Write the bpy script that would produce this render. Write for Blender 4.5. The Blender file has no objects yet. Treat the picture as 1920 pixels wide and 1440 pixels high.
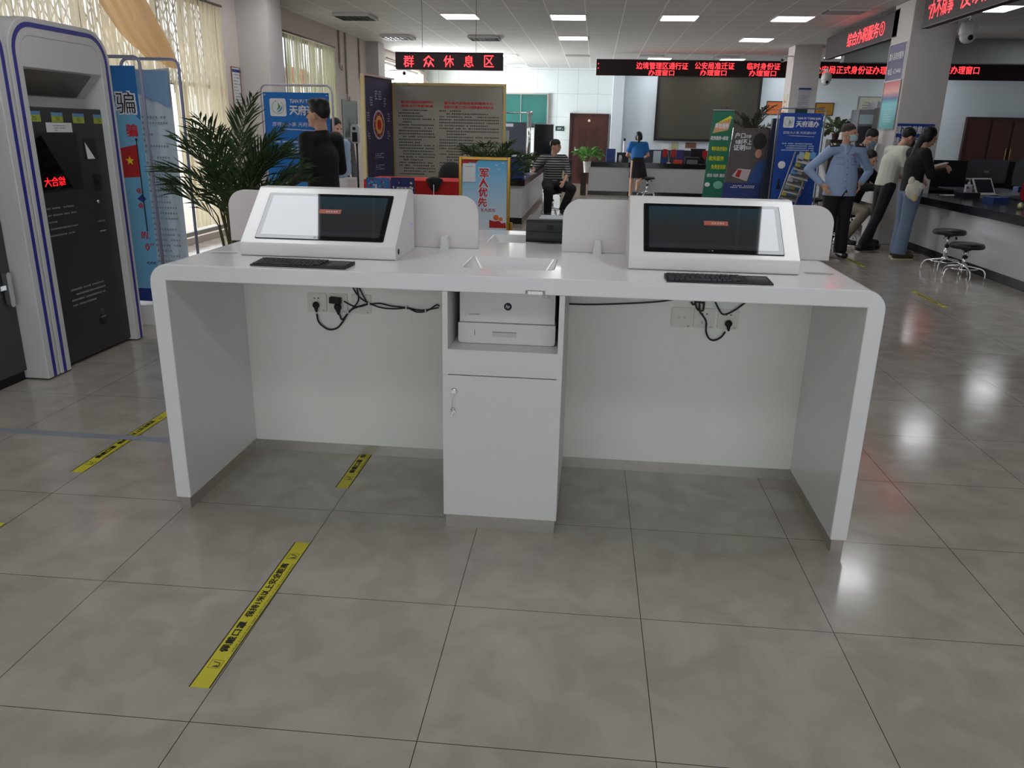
import bpy, bmesh, math, random
from mathutils import Vector, Matrix
PI=math.pi
random.seed(7)
sc=bpy.context.scene
C=sc.collection

# ---------------------------------------------------------------- camera, world, exposure
CAM=Vector((0.301,-2.6985,1.4757)); YAW,PITCH,ROLL,FPX=0.0958,-0.3124,0.0204,1465.52
_f=Vector((-math.sin(YAW)*math.cos(PITCH),math.cos(YAW)*math.cos(PITCH),math.sin(PITCH)))
_r0=Vector((math.cos(YAW),math.sin(YAW),0)); _u0=_r0.cross(_f)
_r=_r0*math.cos(ROLL)+_u0*math.sin(ROLL); _u=_u0*math.cos(ROLL)-_r0*math.sin(ROLL)
cd=bpy.data.cameras.new('camera'); cam=bpy.data.objects.new('camera',cd); C.objects.link(cam)
cd.sensor_width=36; cd.lens=FPX/1920*36; cd.clip_end=200; cd.clip_start=.05
M3=Matrix((_r,_u,-_f)).transposed()
cam.matrix_world=Matrix.Translation(CAM)@M3.to_4x4()
sc.camera=cam
sc.view_settings.view_transform='Standard'; sc.view_settings.look='None'
sc.view_settings.exposure=-0.3; sc.view_settings.gamma=1; sc.view_settings.use_curve_mapping=False

w=bpy.data.worlds.new('world'); sc.world=w; w.use_nodes=True
bg=w.node_tree.nodes['Background']; bg.inputs[0].default_value=(.86,.93,1,1); bg.inputs[1].default_value=3.0

def area(name,loc,rot,sx,sy,power,col=(1,1,1),portal=False):
    l=bpy.data.lights.new(name,'AREA'); l.shape='RECTANGLE'; l.size=sx; l.size_y=sy; l.energy=power; l.color=col
    if portal: l.cycles.is_portal=True
    o=bpy.data.objects.new(name,l); C.objects.link(o); o.location=loc; o.rotation_euler=rot; return o
# daylight openings: the tall windows in the left wall and the glazed entrance behind the camera
area('portal_a',(-5.3,5.45,1.6),(0,-PI/2,0),2.9,5.9,1,portal=True)
area('daylight_middle',(-5.6,11.9,2.0),(0,-PI/2+.25,0),2.2,2.8,60,(.95,.98,1))
area('daylight_far',(-5.5,19.2,1.8),(0,-PI/2-.02,0),2.8,4.4,1300,(.95,.98,1))
area('portal_d',(0.5,-7.3,1.6),(PI/2,0,0),9,3,1,portal=True)
sl=bpy.data.lights.new('sun','SUN'); sl.energy=2.5; sl.angle=.02; sl.color=(1,.95,.86)
so=bpy.data.objects.new('sun',sl); C.objects.link(so)
so.rotation_euler=Vector((.5,-.12,-1.0)).to_track_quat('-Z','Y').to_euler()

def ray(px,py): return _f+_r*((px-960)/FPX)-_u*((py-720)/FPX)
def _at(px,py,ax,v):
    d=ray(px,py); return CAM+d*((v-CAM[ax])/d[ax])
def AX(px,py,v): return _at(px,py,0,v)
def AY(px,py,v): return _at(px,py,1,v)
def AZ(px,py,v=0): return _at(px,py,2,v)

# ---------------------------------------------------------------- materials
def lin(c): return tuple((x/255/12.92 if x/255<=.04045 else ((x/255+.055)/1.055)**2.4) for x in c)
MATS={}
def mat(name,rgb,rough=.5,metal=0,var=.04,scale=18,emit=0,spec=.5,trans=0,bump=0,alpha=1,coat=0,ior=1.45):
    if name in MATS: return MATS[name]
    m=bpy.data.materials.new(name); m.use_nodes=True; nt=m.node_tree; N=nt.nodes; L=nt.links
    b=N['Principled BSDF']; c=lin(rgb)
    b.inputs['Roughness'].default_value=rough; b.inputs['Metallic'].default_value=metal
    b.inputs['Specular IOR Level'].default_value=spec; b.inputs['IOR'].default_value=ior
    if trans: b.inputs['Transmission Weight'].default_value=trans
    if coat: b.inputs['Coat Weight'].default_value=coat; b.inputs['Coat Roughness'].default_value=.08
    if alpha<1: b.inputs['Alpha'].default_value=alpha
    if emit:
        b.inputs['Base Color'].default_value=(*c,1)
        b.inputs['Emission Color'].default_value=(*c,1); b.inputs['Emission Strength'].default_value=emit
    else:
        g=N.new('ShaderNodeNewGeometry'); n=N.new('ShaderNodeTexNoise'); n.inputs['Scale'].default_value=scale; n.inputs['Detail'].default_value=3
        L.new(g.outputs['Position'],n.inputs['Vector'])
        mx=N.new('ShaderNodeMix'); mx.data_type='RGBA'
        mx.inputs[6].default_value=(*[x*(1-var) for x in c],1); mx.inputs[7].default_value=(*[min(1,x*(1+var)) for x in c],1)
        L.new(n.outputs['Fac'],mx.inputs[0]); L.new(mx.outputs[2],b.inputs['Base Color'])
        if bump:
            bp=N.new('ShaderNodeBump'); bp.inputs['Strength'].default_value=bump; bp.inputs['Distance'].default_value=.01
            L.new(n.outputs['Fac'],bp.inputs['Height']); L.new(bp.outputs[0],b.inputs['Normal'])
    MATS[name]=m; return m

# ---------------------------------------------------------------- mesh builder
def ortho(d):
    d=d.normalized(); a=Vector((0,0,1)) if abs(d.z)<.9 else Vector((1,0,0))
    x=d.cross(a).normalized(); return x,d.cross(x).normalized()
_txt={}
def text2d(s,bold,shear=0):
    k=(s,bold,shear)
    if k not in _txt:
        c=bpy.data.curves.new('t','FONT'); c.body=s; c.offset=bold; c.resolution_u=1; c.shear=shear; c.align_x='CENTER'
        o=bpy.data.objects.new('t',c); C.objects.link(o)
        me=bpy.data.meshes.new_from_object(o.evaluated_get(bpy.context.evaluated_depsgraph_get()))
        vs=[(v.co.x,v.co.y) for v in me.vertices]; fs=[tuple(p.vertices) for p in me.polygons]
        if not vs: vs=[(0,0),(1,0),(1,1)]; fs=[]
        x0=min(v[0] for v in vs);x1=max(v[0] for v in vs);y0=min(v[1] for v in vs);y1=max(v[1] for v in vs)
        bpy.data.objects.remove(o); bpy.data.curves.remove(c); bpy.data.meshes.remove(me)
        _txt[k]=([(x-(x0+x1)/2,y-(y0+y1)/2) for x,y in vs],fs,x1-x0,y1-y0)
    return _txt[k]
class MB:
    def __init__(s): s.v=[];s.f=[];s.m=[];s.mats=[];s.sm=[]
    def add(s,vs,fs,mat,smooth=False):
        if mat not in s.mats: s.mats.append(mat)
        i=s.mats.index(mat); n=len(s.v); s.v+= [Vector(v) for v in vs]
        for f in fs: s.f.append(tuple(n+k for k in f)); s.m.append(i); s.sm.append(smooth)
        return s
    def box(s,x0,x1,y0,y1,z0,z1,mat):
        vs=[(x,y,z) for z in(z0,z1) for y in(y0,y1) for x in(x0,x1)]
        return s.add(vs,[(0,2,3,1),(4,5,7,6),(0,1,5,4),(2,6,7,3),(0,4,6,2),(1,3,7,5)],mat)
    def obox(s,c,size,R,mat):
        hx,hy,hz=[q/2 for q in size]; c=Vector(c)
        vs=[c+R@Vector((x,y,z)) for z in(-hz,hz) for y in(-hy,hy) for x in(-hx,hx)]
        return s.add(vs,[(0,2,3,1),(4,5,7,6),(0,1,5,4),(2,6,7,3),(0,4,6,2),(1,3,7,5)],mat)
    def quad(s,a,b,c,d,mat): return s.add([a,b,c,d],[(0,1,2,3)],mat)
    def poly(s,pts,mat): return s.add(pts,[tuple(range(len(pts)))],mat)
    def prism(s,pts,vec,mat,smooth=False):
        n=len(pts); vec=Vector(vec); a=[Vector(p) for p in pts]; b=[p+vec for p in a]
        nm=Vector((0,0,0))
        for i in range(n): nm+=a[i].cross(a[(i+1)%n])
        if nm.dot(vec)>0: a,b=b,a
        s.add(a+b,[tuple(range(n)),tuple(range(2*n-1,n-1,-1))],mat)
        s.add(a+b,[(i,n+i,n+(i+1)%n,(i+1)%n) for i in range(n)],mat,smooth)
        return s
    def tube(s,path,r,mat,n=8,cap=True,closed=False):
        P=[Vector(p) for p in path]; k=len(P); rs=r if isinstance(r,(list,tuple)) else [r]*k
        vs=[];x=None
        for i,p in enumerate(P):
            if closed: d=(P[(i+1)%k]-P[i-1])
            else: d=(P[min(i+1,k-1)]-P[max(i-1,0)])
            if d.length<1e-9: d=Vector((0,0,1))
            d.normalize()
            if x is None: x,y=ortho(d)
            else:
                x=(x-d*x.dot(d)); 
                if x.length<1e-6: x,_=ortho(d)
                x.normalize()
            y=d.cross(x)
            for j in range(n):
                t=2*PI*j/n; vs.append(p+(x*math.cos(t)+y*math.sin(t))*rs[i])
        fs=[]
        for i in range(k if closed else k-1):
            a=i*n;b=((i+1)%k)*n
            for j in range(n): fs.append((a+j,a+(j+1)%n,b+(j+1)%n,b+j))
        s.add(vs,fs,mat,True)
        if cap and not closed:
            m=len(s.v)-len(vs); i=s.mats.index(mat)
            s.f.append(tuple(m+n-1-j for j in range(n))); s.m.append(i); s.sm.append(False)
            s.f.append(tuple(m+(k-1)*n+j for j in range(n))); s.m.append(i); s.sm.append(False)
        return s
    def cyl(s,p0,p1,r,mat,r1=None,n=16): return s.tube([p0,p1],[r,r if r1 is None else r1],mat,n)
    def lathe(s,prof,c,mat,n=24,axis=None):
        c=Vector(c); A=Vector(axis or (0,0,1)).normalized(); x,y=ortho(A); vs=[];fs=[]
        for r,z in prof:
            for j in range(n):
                t=2*PI*j/n; vs.append(c+A*z+(x*math.cos(t)+y*math.sin(t))*max(r,1e-5))
        for i in range(len(prof)-1):
            for j in range(n): fs.append((i*n+j,i*n+(j+1)%n,(i+1)*n+(j+1)%n,(i+1)*n+j))
        return s.add(vs,fs,mat,True)
    def ell(s,c,r3,mat,R=None,nu=14,nv=9):
        c=Vector(c); vs=[];fs=[]
        for i in range(nv+1):
            a=-PI/2+PI*i/nv
            for j in range(nu):
                t=2*PI*j/nu; q=Vector((r3[0]*math.cos(a)*math.cos(t),r3[1]*math.cos(a)*math.sin(t),r3[2]*math.sin(a)))
                vs.append(c+(R@q if R else q))
        for i in range(nv):
            for j in range(nu): fs.append((i*nu+j,i*nu+(j+1)%nu,(i+1)*nu+(j+1)%nu,(i+1)*nu+j))
        return s.add(vs,fs,mat,True)
    def cap(s,p0,p1,r0,r1,mat,wide=None,k=1,flat0=False,flat1=False,n=14):
        """tapered limb with round ends; `wide` is the direction of full width, across it the radius is k times"""
        p0=Vector(p0);p1=Vector(p1);d=(p1-p0); L=d.length; d=d/L if L>1e-6 else Vector((0,0,1))
        if wide is None: x,y=ortho(d)
        else:
            x=Vector(wide)-d*Vector(wide).dot(d); x.normalize(); y=d.cross(x)
        rings=[]
        if flat0: rings.append((p0,.0001)); rings.append((p0,r0))
        else:
            for a in (-88,-60,-30,0): rings.append((p0+d*r0*math.sin(math.radians(a))*k,r0*math.cos(math.radians(a))))
        if flat1: rings.append((p1,r1)); rings.append((p1,.0001))
        else:
            for a in (0,30,60,88): rings.append((p1+d*r1*math.sin(math.radians(a))*k,r1*math.cos(math.radians(a))))
        vs=[]
        for p,r in rings:
            for j in range(n):
                t=2*PI*j/n; vs.append(p+x*math.cos(t)*r+y*math.sin(t)*r*k)
        m=len(rings); fs=[(i*n+j,i*n+(j+1)%n,(i+1)*n+(j+1)%n,(i+1)*n+j) for i in range(m-1) for j in range(n)]
        fs.append(tuple(range(n-1,-1,-1))); fs.append(tuple((m-1)*n+j for j in range(n)))
        return s.add(vs,fs,mat,True)
    def text(s,t,c,right,up,mat,h=None,wd=None,bold=.012,off=.0015,shear=0):
        vs,fs,W,H=text2d(t,0,shear); r=Vector(right).normalized(); u=Vector(up).normalized(); n=r.cross(u); c=Vector(c)+n*off
        if h and wd: sx=wd/W; sy=h/H
        elif h: sx=sy=h/H
        else: sx=sy=wd/W
        b=bold*.8 if bold>.008 else 0
        for k,(dx,dy) in enumerate(((0,0),) if not b else ((-b,-b),(b,-b),(b,b),(-b,b))): s.add([c+n*(.0006*k)+r*((x+dx)*sx)+u*((y+dy)*sy) for x,y in vs],fs,mat)
        return s
    def lines(s,c,right,up,mat,wd,ht,rows,fill=.55,seed=1,off=.0015,indent=.1,cell=None):
        """illegible small print: rows of little strokes, centred on c"""
        rnd=random.Random(seed); r=Vector(right).normalized(); u=Vector(up).normalized(); n=r.cross(u); c=Vector(c)+n*off
        rh=ht/rows; cw=cell or rh*fill*1.05
        for i in range(rows):
            z=ht/2-rh*(i+.5); x=-wd/2+(wd*indent if rnd.random()<.35 else 0); x1=wd/2*(1 if rnd.random()<.7 else rnd.uniform(-.3,.9))
            while x<x1-cw*.9:
                if rnd.random()<.93:
                    a=x+cw*.1; b=x+cw*rnd.uniform(.68,.86); h2=rh*fill/2*rnd.uniform(.75,1)
                    s.add([c+r*a+u*(z-h2),c+r*b+u*(z-h2),c+r*b+u*(z+h2),c+r*a+u*(z+h2)],[(0,1,2,3)],mat)
                x+=cw
        return s
    def bounds(s):
        return [min(v[i] for v in s.v) for i in range(3)],[max(v[i] for v in s.v) for i in range(3)]
    def build(s,name,parent=None,origin=(0,0,0),bevel=0,seg=2,world=True,autosm=False):
        if parent is not None and world: origin=ROOT.get(parent.name,Vector((0,0,0)))
        o=Vector(origin) if (world or parent is None) else Vector((0,0,0))
        me=bpy.data.meshes.new(name); me.from_pydata([tuple(v-o) for v in s.v],[],s.f)
        for m in s.mats: me.materials.append(m)
        me.polygons.foreach_set('material_index',s.m); me.polygons.foreach_set('use_smooth',s.sm); me.update()
        ob=bpy.data.objects.new(name,me); C.objects.link(ob)
        if parent is not None: ob.parent=parent; ROOT[ob.name]=ROOT[parent.name]
        else: ob.location=o; ROOT[ob.name]=o
        if bevel:
            b=ob.modifiers.new('bevel','BEVEL'); b.width=bevel; b.segments=seg; b.limit_method='ANGLE'; b.angle_limit=.6; b.harden_normals=False
        return ob
ROOT={}
def tag(o,label=None,cat=None,group=None,kind=None):
    if label:o['label']=label
    if cat:o['category']=cat
    if group:o['group']=group
    if kind:o['kind']=kind
    return o
def thing(name,label,cat,loc=(0,0,0),rz=0,group=None):
    o=bpy.data.objects.new(name,None); C.objects.link(o); o.location=loc; o.rotation_euler=(0,0,rz); o.empty_display_size=.1
    ROOT[o.name]=Vector(loc); return tag(o,label,cat,group)
def solo(mb,name,label,cat,group=None,**k):
    a,b=mb.bounds(); return tag(mb.build(name,origin=((a[0]+b[0])/2,(a[1]+b[1])/2,a[2]),**k),label,cat,group)
def struct(mb,name,**k): return tag(mb.build(name,**k),kind='structure')
def part(mb,name,parent,label=None,world=True,**k):
    o=mb.build(name,parent,world=world,**k)
    if label: o['label']=label
    return o
def copy_tree(o,parent=None):
    c=o.copy(); C.objects.link(c)
    if parent is not None: c.parent=parent
    for ch in [q for q in bpy.data.objects if q.parent==o]: copy_tree(ch,c)
    return c
def cutout(ob,cutters):
    """boolean difference, baked"""
    tmp=[]
    for mb in cutters:
        c=mb.build('cutter'); c.location=ob.matrix_world.inverted()@Vector((0,0,0)) if False else (0,0,0); tmp.append(c)
        m=ob.modifiers.new('b','BOOLEAN'); m.object=c; m.operation='DIFFERENCE'; m.solver='EXACT'
    bpy.context.view_layer.update()
    me=bpy.data.meshes.new_from_object(ob.evaluated_get(bpy.context.evaluated_depsgraph_get()))
    ob.modifiers.clear(); old=ob.data; nm=old.name; ob.data=me; bpy.data.meshes.remove(old); me.name=nm
    for c in tmp:
        d=c.data; bpy.data.objects.remove(c); bpy.data.meshes.remove(d)
def bez(p,n=8):
    """smooth path through points (Catmull-Rom)"""
    P=[Vector(q) for q in p]; P=[P[0]*2-P[1]]+P+[P[-1]*2-P[-2]]; out=[]
    for i in range(1,len(P)-2):
        for k in range(n):
            t=k/n; a,b,c,d=P[i-1:i+3]
            out.append(.5*((2*b)+(c-a)*t+(2*a-5*b+4*c-d)*t*t+(3*b-a-3*c+d)*t**3))
    out.append(P[-2]); return out
def rrect(x0,x1,z0,z1,r,n=6,corners=(1,1,1,1)):
    """rounded outline, counter-clockwise from bottom-left; corners = bl, br, tr, tl"""
    out=[]
    for (cx,cz,a0,sx,sz),on in zip(((x0,z0,180,1,1),(x1,z0,270,-1,1),(x1,z1,0,-1,-1),(x0,z1,90,1,-1)),corners):
        if not on: out.append((cx,cz)); continue
        for k in range(n+1):
            a=math.radians(a0+90*k/n); out.append((cx+sx*r+r*math.cos(a),cz+sz*r+r*math.sin(a)))
    return out
XR,YR,ZU=Vector((1,0,0)),Vector((0,1,0)),Vector((0,0,1))
WHITE=mat('white_paint',(222,219,214),.32,coat=.25,var=.02,scale=6)
WHITE2=mat('white_plastic',(215,214,212),.4,var=.02)
BLACK=mat('black_plastic',(22,22,24),.4)
BLK2=mat('black_rubber',(14,14,15),.6)
STEEL=mat('brushed_steel',(196,190,182),.36,.85,var=.1,scale=40)
CHROME=mat('chrome',(225,225,228),.12,1)
TXW=mat('white_print',(232,232,236),.6,var=0)
TXK=mat('black_print',(28,26,30),.6,var=0)
TXR=mat('red_print',(205,35,42),.6,var=0)
GREYTX=mat('grey_print',(120,118,120),.6,var=0)
# ---------------------------------------------------------------- setting
H=3.3; XL=-4.85
def grid_mat(name,base,line,bw,bh,ms,ox,oy,rot,rough,axes='XY',var=.06,spec=.5,vscale=(3,8),bump=0,rv=.0):
    m=bpy.data.materials.new(name); m.use_nodes=True; nt=m.node_tree;N=nt.nodes;L=nt.links;b=N['Principled BSDF']
    g=N.new('ShaderNodeNewGeometry'); sp=N.new('ShaderNodeSeparateXYZ'); L.new(g.outputs['Position'],sp.inputs[0])
    cb=N.new('ShaderNodeCombineXYZ'); L.new(sp.outputs[axes[0]],cb.inputs[0]); L.new(sp.outputs[axes[1]],cb.inputs[1])
    mp=N.new('ShaderNodeMapping'); mp.vector_type='TEXTURE'; mp.inputs['Location'].default_value=(ox,oy,0); mp.inputs['Rotation'].default_value=(0,0,rot)
    L.new(cb.outputs[0],mp.inputs[0])
    br=N.new('ShaderNodeTexBrick'); br.offset=0; br.squash=1; br.inputs['Scale'].default_value=1; br.inputs['Brick Width'].default_value=bw; br.inputs['Row Height'].default_value=bh
    br.inputs['Mortar Size'].default_value=ms; br.inputs['Mortar Smooth'].default_value=.1; br.inputs['Bias'].default_value=0
    br.inputs['Color1'].default_value=(1,1,1,1); br.inputs['Color2'].default_value=(.9,.9,.9,1); br.inputs['Mortar'].default_value=(0,0,0,1)
    L.new(mp.outputs[0],br.inputs['Vector'])
    n=N.new('ShaderNodeTexNoise'); n.inputs['Scale'].default_value=vscale[0]; n.inputs['Detail'].default_value=vscale[1]; n.inputs['Distortion'].default_value=.6; L.new(g.outputs['Position'],n.inputs['Vector'])
    cr=N.new('ShaderNodeValToRGB'); L.new(n.outputs['Fac'],cr.inputs[0])
    c=lin(base) if isinstance(base[0],(int,float)) else None
    if c: lo=[x*(1-var) for x in c]; hi=[min(1,x*(1+var)) for x in c]
    else: lo=lin(base[0]); hi=lin(base[1])
    cr.color_ramp.elements[0].position=.35; cr.color_ramp.elements[1].position=.65
    cr.color_ramp.elements[0].color=(*lo,1); cr.color_ramp.elements[1].color=(*hi,1)
    tint=N.new('ShaderNodeMix'); tint.data_type='RGBA'; tint.blend_type='MULTIPLY'; tint.inputs[0].default_value=rv
    L.new(cr.outputs[0],tint.inputs[6]); L.new(br.outputs['Color'],tint.inputs[7])
    mx=N.new('ShaderNodeMix'); mx.data_type='RGBA'; L.new(br.outputs['Fac'],mx.inputs[0]); L.new(tint.outputs[2],mx.inputs[6]); mx.inputs[7].default_value=(*lin(line),1)
    L.new(mx.outputs[2],b.inputs['Base Color']); b.inputs['Roughness'].default_value=rough; b.inputs['Specular IOR Level'].default_value=spec
    if bump:
        ma=N.new('ShaderNodeMath'); ma.operation='MULTIPLY_ADD'; ma.inputs[1].default_value=.1; ma.inputs[2].default_value=rough-.04
        L.new(n.outputs['Fac'],ma.inputs[0]); L.new(ma.outputs[0],b.inputs['Roughness'])
    return m
FLOOR=grid_mat('floor_tiles',((157,147,138),(171,163,152)),(56,50,45),.6,.6,.0013,-1.2742,-1.1325,.0093,.125,var=.05,vscale=(6,12),bump=1,rv=.25)
CEIL=grid_mat('ceiling_tiles',(196,196,194),(236,236,234),.6,.6,.009,-2.36,11.2,0,.8,var=.02)
PANELW=grid_mat('white_wall_panels',(208,216,218),(150,158,160),.6,.66,.004,.9,1.26,0,.35,axes='XZ',var=.015)
WALLP=mat('wall_paint_pink_grey',(208,197,190),.75,var=.03,scale=2)
WALLB=mat('wall_paint_pale_blue',(205,214,220),.7,var=.02,scale=2)
COLM=mat('column_paint',(205,199,196),.6,var=.03,scale=3)
BULK=mat('bulkhead_paint',(120,124,120),.7)
GRAN=mat('black_granite',(26,25,28),.14,var=.5,scale=160)
CFRONT=mat('counter_front_grey',(196,198,200),.4,var=.02)
mb=MB().box(-5.1,13,-7.2,22.5,-.1,0,FLOOR); struct(mb,'floor')
mb=MB().box(-5.1,13,-7.2,22.5,H,H+.1,CEIL); struct(mb,'ceiling')
# left wall with three openings
mb=MB(); T0,T1=-5.1,XL
WIN=[(2.5,8.42,.08,3.02),(10.65,13.2,.9,2.95),(17.2,21.2,.5,3.05)]
y=-7.2
for a,b,z0,z1 in WIN:
    mb.box(T0,T1,y,a,0,H,WALLP).box(T0,T1,a,b,0,z0,WALLP).box(T0,T1,a,b,z1,H,WALLP); y=b
mb.box(T0,T1,y,22.5,0,H,WALLP); struct(mb,'wall_left')
mb=MB().box(XL,.72,22.2,22.5,0,H,PANELW).box(.72,.9,20.9,22.5,0,H,PANELW); struct(mb,'wall_back')
mb=MB().box(.9,13,21,21.3,0,H,WALLB); struct(mb,'wall_back_right')
mb=MB().box(12.75,13,-7.2,21,0,H,WALLB); struct(mb,'wall_right')
# entrance wall behind the camera, glazed
mb=MB().box(-4.85,-4,-7.2,-7,0,H,WALLP).box(5,12.75,-7.2,-7,0,H,WALLP).box(-4,5,-7.2,-7,2.9,H,WALLP); struct(mb,'wall_front')
mb=MB().box(4.95,12.75,14,14.25,2.87,H,BULK); struct(mb,'beam')
# columns
mb=MB().box(XL,-4.4,8.95,9.5,0,H,COLM); struct(mb,'column')
mb=MB().box(XL,-4.58,15.6,16.1,0,H,COLM); struct(mb,'column')
mb=MB().box(4.33,4.88,15.4,16,0,H,COLM); struct(mb,'column')
mb=MB().box(4.5,5.1,9.4,10.15,0,H,COLM); struct(mb,'column',bevel=.01)
mb=MB().box(.72,1.02,20.75,20.9,0,H,WALLB); struct(mb,'trim_1')
# window frames + glass
GL=mat('window_glass',(240,248,248),.02,trans=1,alpha=.25,var=0)
ALU=mat('window_aluminium',(150,150,150),.4,.8)
for i,(a,b,z0,z1) in enumerate(WIN):
    wo=bpy.data.objects.new('window_%d'%(i+1),None); C.objects.link(wo); wo.location=(XL-.12,(a+b)/2,z0); ROOT[wo.name]=Vector(wo.location); tag(wo,kind='structure')
    m=MB(); x0,x1=XL-.14,XL-.08
    n=4 if i==0 else 3
    for k in range(n+1):
        yy=a+(b-a)*k/n; m.box(x0,x1,max(a,yy-.03),min(b,yy+.03),z0,z1,ALU)
    for zz in (z0,z1-.06)+((1.95,) if i==0 else ()): m.box(x0,x1,a,b,zz,zz+.05,ALU)
    part(m,'window_frame',wo)
    part(MB().box(XL-.12,XL-.11,a,b,z0,z1,GL),'glass_pane',wo)
wo=bpy.data.objects.new('window_4',None); C.objects.link(wo); wo.location=(.5,-7.1,0); ROOT[wo.name]=Vector(wo.location); tag(wo,kind='structure')
m=MB()
for k in range(7): m.box(-4+1.5*k-.04,-4+1.5*k+.04,-7.13,-7.07,0,2.9,ALU)
m.box(-4,5,-7.13,-7.07,2.2,2.28,ALU).box(-4,5,-7.13,-7.07,0,.08,ALU)
part(m,'window_frame',wo); part(MB().box(-4,5,-7.105,-7.095,.08,2.9,GL),'glass_pane',wo)
# street outside the windows
PAVE=mat('street_paving',(190,182,172),.8); PINK=mat('street_facade_pink',(222,176,150),.8); CREAM=mat('street_facade_cream',(228,214,180),.8)
mb=MB().box(-30,-5.12,-20,40,-.15,-.05,PAVE); tag(mb.build('outdoor_paving'),kind='structure')
mb=MB().box(-17,-16,-4,18,-.05,5,PINK).box(-16,-15.9,-4,18,1.1,1.3,CREAM)
for k in range(7): mb.box(-16,-15.93,-3+3*k,-1.6+3*k,1.5,3.2,CREAM)
solo(mb,'street_building','pink low building across the street outside the left windows','building')
# window 1: lattice screen, sheer curtains, pulled-back drape
LAT=mat('lattice_metal',(188,186,182),.5,.3)
mb=MB(); yy=2.5
for y0 in [2.5+.17*k for k in range(36)]:
    mb.obox((-4.925,y0+.08,2.45),(.012,.014,1.2),Matrix.Identity(3),LAT)
for k in range(34):
    for j in range(5):
        y0=2.58+.17*k; z0=1.95+.22*j
        for sgn in (1,-1): mb.obox((-4.925,y0+.085,z0+.11),(.01,.01,.27),Matrix.Rotation(sgn*.66,3,'X'),LAT)
solo(mb,'lattice_screen','pale metal lattice screen behind the big left window curtains','screen')
def sheer(name,rgb,lo,hi,sy=55,sz=1.6,tr=.55):
    m=bpy.data.materials.new(name); m.use_nodes=True; nt=m.node_tree;N=nt.nodes;L=nt.links
    for q in list(N): N.remove(q)
    out=N.new('ShaderNodeOutputMaterial'); d=N.new('ShaderNodeBsdfDiffuse'); t=N.new('ShaderNodeBsdfTranslucent'); p=N.new('ShaderNodeBsdfTransparent')
    for q in (d,t): q.inputs[0].default_value=(*lin(rgb),1)
    a=N.new('ShaderNodeMixShader'); a.inputs[0].default_value=tr; L.new(d.outputs[0],a.inputs[1]); L.new(t.outputs[0],a.inputs[2])
    g=N.new('ShaderNodeNewGeometry'); mp=N.new('ShaderNodeMapping'); mp.inputs['Scale'].default_value=(1,sy,sz); L.new(g.outputs['Position'],mp.inputs[0])
    n=N.new('ShaderNodeTexNoise'); n.inputs['Scale'].default_value=1; n.inputs['Detail'].default_value=2; L.new(mp.outputs[0],n.inputs['Vector'])
    r=N.new('ShaderNodeMapRange'); r.inputs['From Min'].default_value=lo; r.inputs['From Max'].default_value=hi; L.new(n.outputs['Fac'],r.inputs['Value'])
    r.inputs['To Min'].default_value=.04; r.inputs['To Max'].default_value=.75
    b=N.new('ShaderNodeMixShader'); L.new(r.outputs[0],b.inputs[0]); L.new(a.outputs[0],b.inputs[1]); L.new(p.outputs[0],b.inputs[2]); L.new(b.outputs[0],out.inputs[0]); return m
def curtain(x,y0,y1,z0,z1,per,amp,m,nz=6,taper=0):
    mb=MB(); n=int((y1-y0)/per*8); vs=[];fs=[]
    rnd=random.Random(int(y0*10)); ph=0
    for i in range(n+1):
        y=y0+(y1-y0)*i/n; ph+=rnd.uniform(.55,1.05)
        for j in range(nz+1):
            t=j/nz; vs.append((x+amp*math.sin(ph)*(.6+.4*t),y,z1+(z0-z1)*t))
    for i in range(n):
        for j in range(nz): a=i*(nz+1)+j; fs.append((a,a+nz+1,a+nz+2,a+1))
    mb.add(vs,fs,m,True); return mb
SH1=sheer('sheer_curtain_striped',(230,222,196),.50,.60)
SH2=sheer('sheer_curtain_yellow',(228,220,192),.52,.68,48,.9)
SH3=sheer('sheer_curtain_lined',(176,178,150),.50,.64,34,.5,.35)
RAIL=mat('curtain_rail',(120,112,104),.5,.6)
def curtain_set(name,label,pieces,rail,group=None):
    a=pieces[0]; r=thing(name,label,'curtain',(rail[0],rail[1],rail[3]),group=group)
    for p in pieces: part(curtain(*p),'curtain_panel',r)
    part(MB().cyl((rail[0],rail[1],rail[3]),(rail[0],rail[2],rail[3]),.015,RAIL),'curtain_rail',r); return r
curtain_set('sheer_curtain','cream striped sheer curtains over the big left window',[(-4.80,2.6,7.05,1.95,2.98,.11,.02,SH1),(-4.80,7.12,8.38,.2,2.98,.12,.022,SH2),(-4.79,6.9,7.2,.6,1.95,.1,.02,SH2)],(-4.80,2.55,8.4,3.0))
curtain_set('window_curtain','pale pleated curtain over the window between the two left columns',[(-4.79,10.3,13.15,1.0,2.92,.12,.03,SH3)],(-4.79,10.25,13.2,2.95))
curtain_set('end_curtain','beige curtain drawn aside at the sunlit far left window',[(-4.78,20.7,21.3,.3,3.0,.12,.03,SH2)],(-4.78,17.1,21.4,3.1))
# drape: a bundle of cloth pulled diagonally across the window
DRP=sheer('drape_cloth',(224,190,146),.9,.95,20,1,.5)
mb=MB(); A=[AX(172,-20,-4.66),AX(262,-20,-4.66)]; B=[AX(262,100,-4.60),AX(338,134,-4.66)]
n=26; vs=[];fs=[]
for i in range(15):
    t=i/14; P=A[0].lerp(B[0],t)+Vector((0,0,-.10*math.sin(PI*t))); Q=A[1].lerp(B[1],t**.9)+Vector((0,0,.03*math.sin(PI*t)))
    for j in range(n+1):
        s=j/n; q=P.lerp(Q,s); q.x+=.035*math.sin(s*15+.7*t)+.02*math.sin(s*37+2*t); vs.append(q)
for i in range(14):
    for j in range(n): a=i*(n+1)+j; fs.append((a,a+1,a+n+2,a+n+1))
mb.add(vs,fs,DRP,True); solo(mb,'drape','orange-beige drape pulled diagonally across the top of the left window','curtain')
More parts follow.
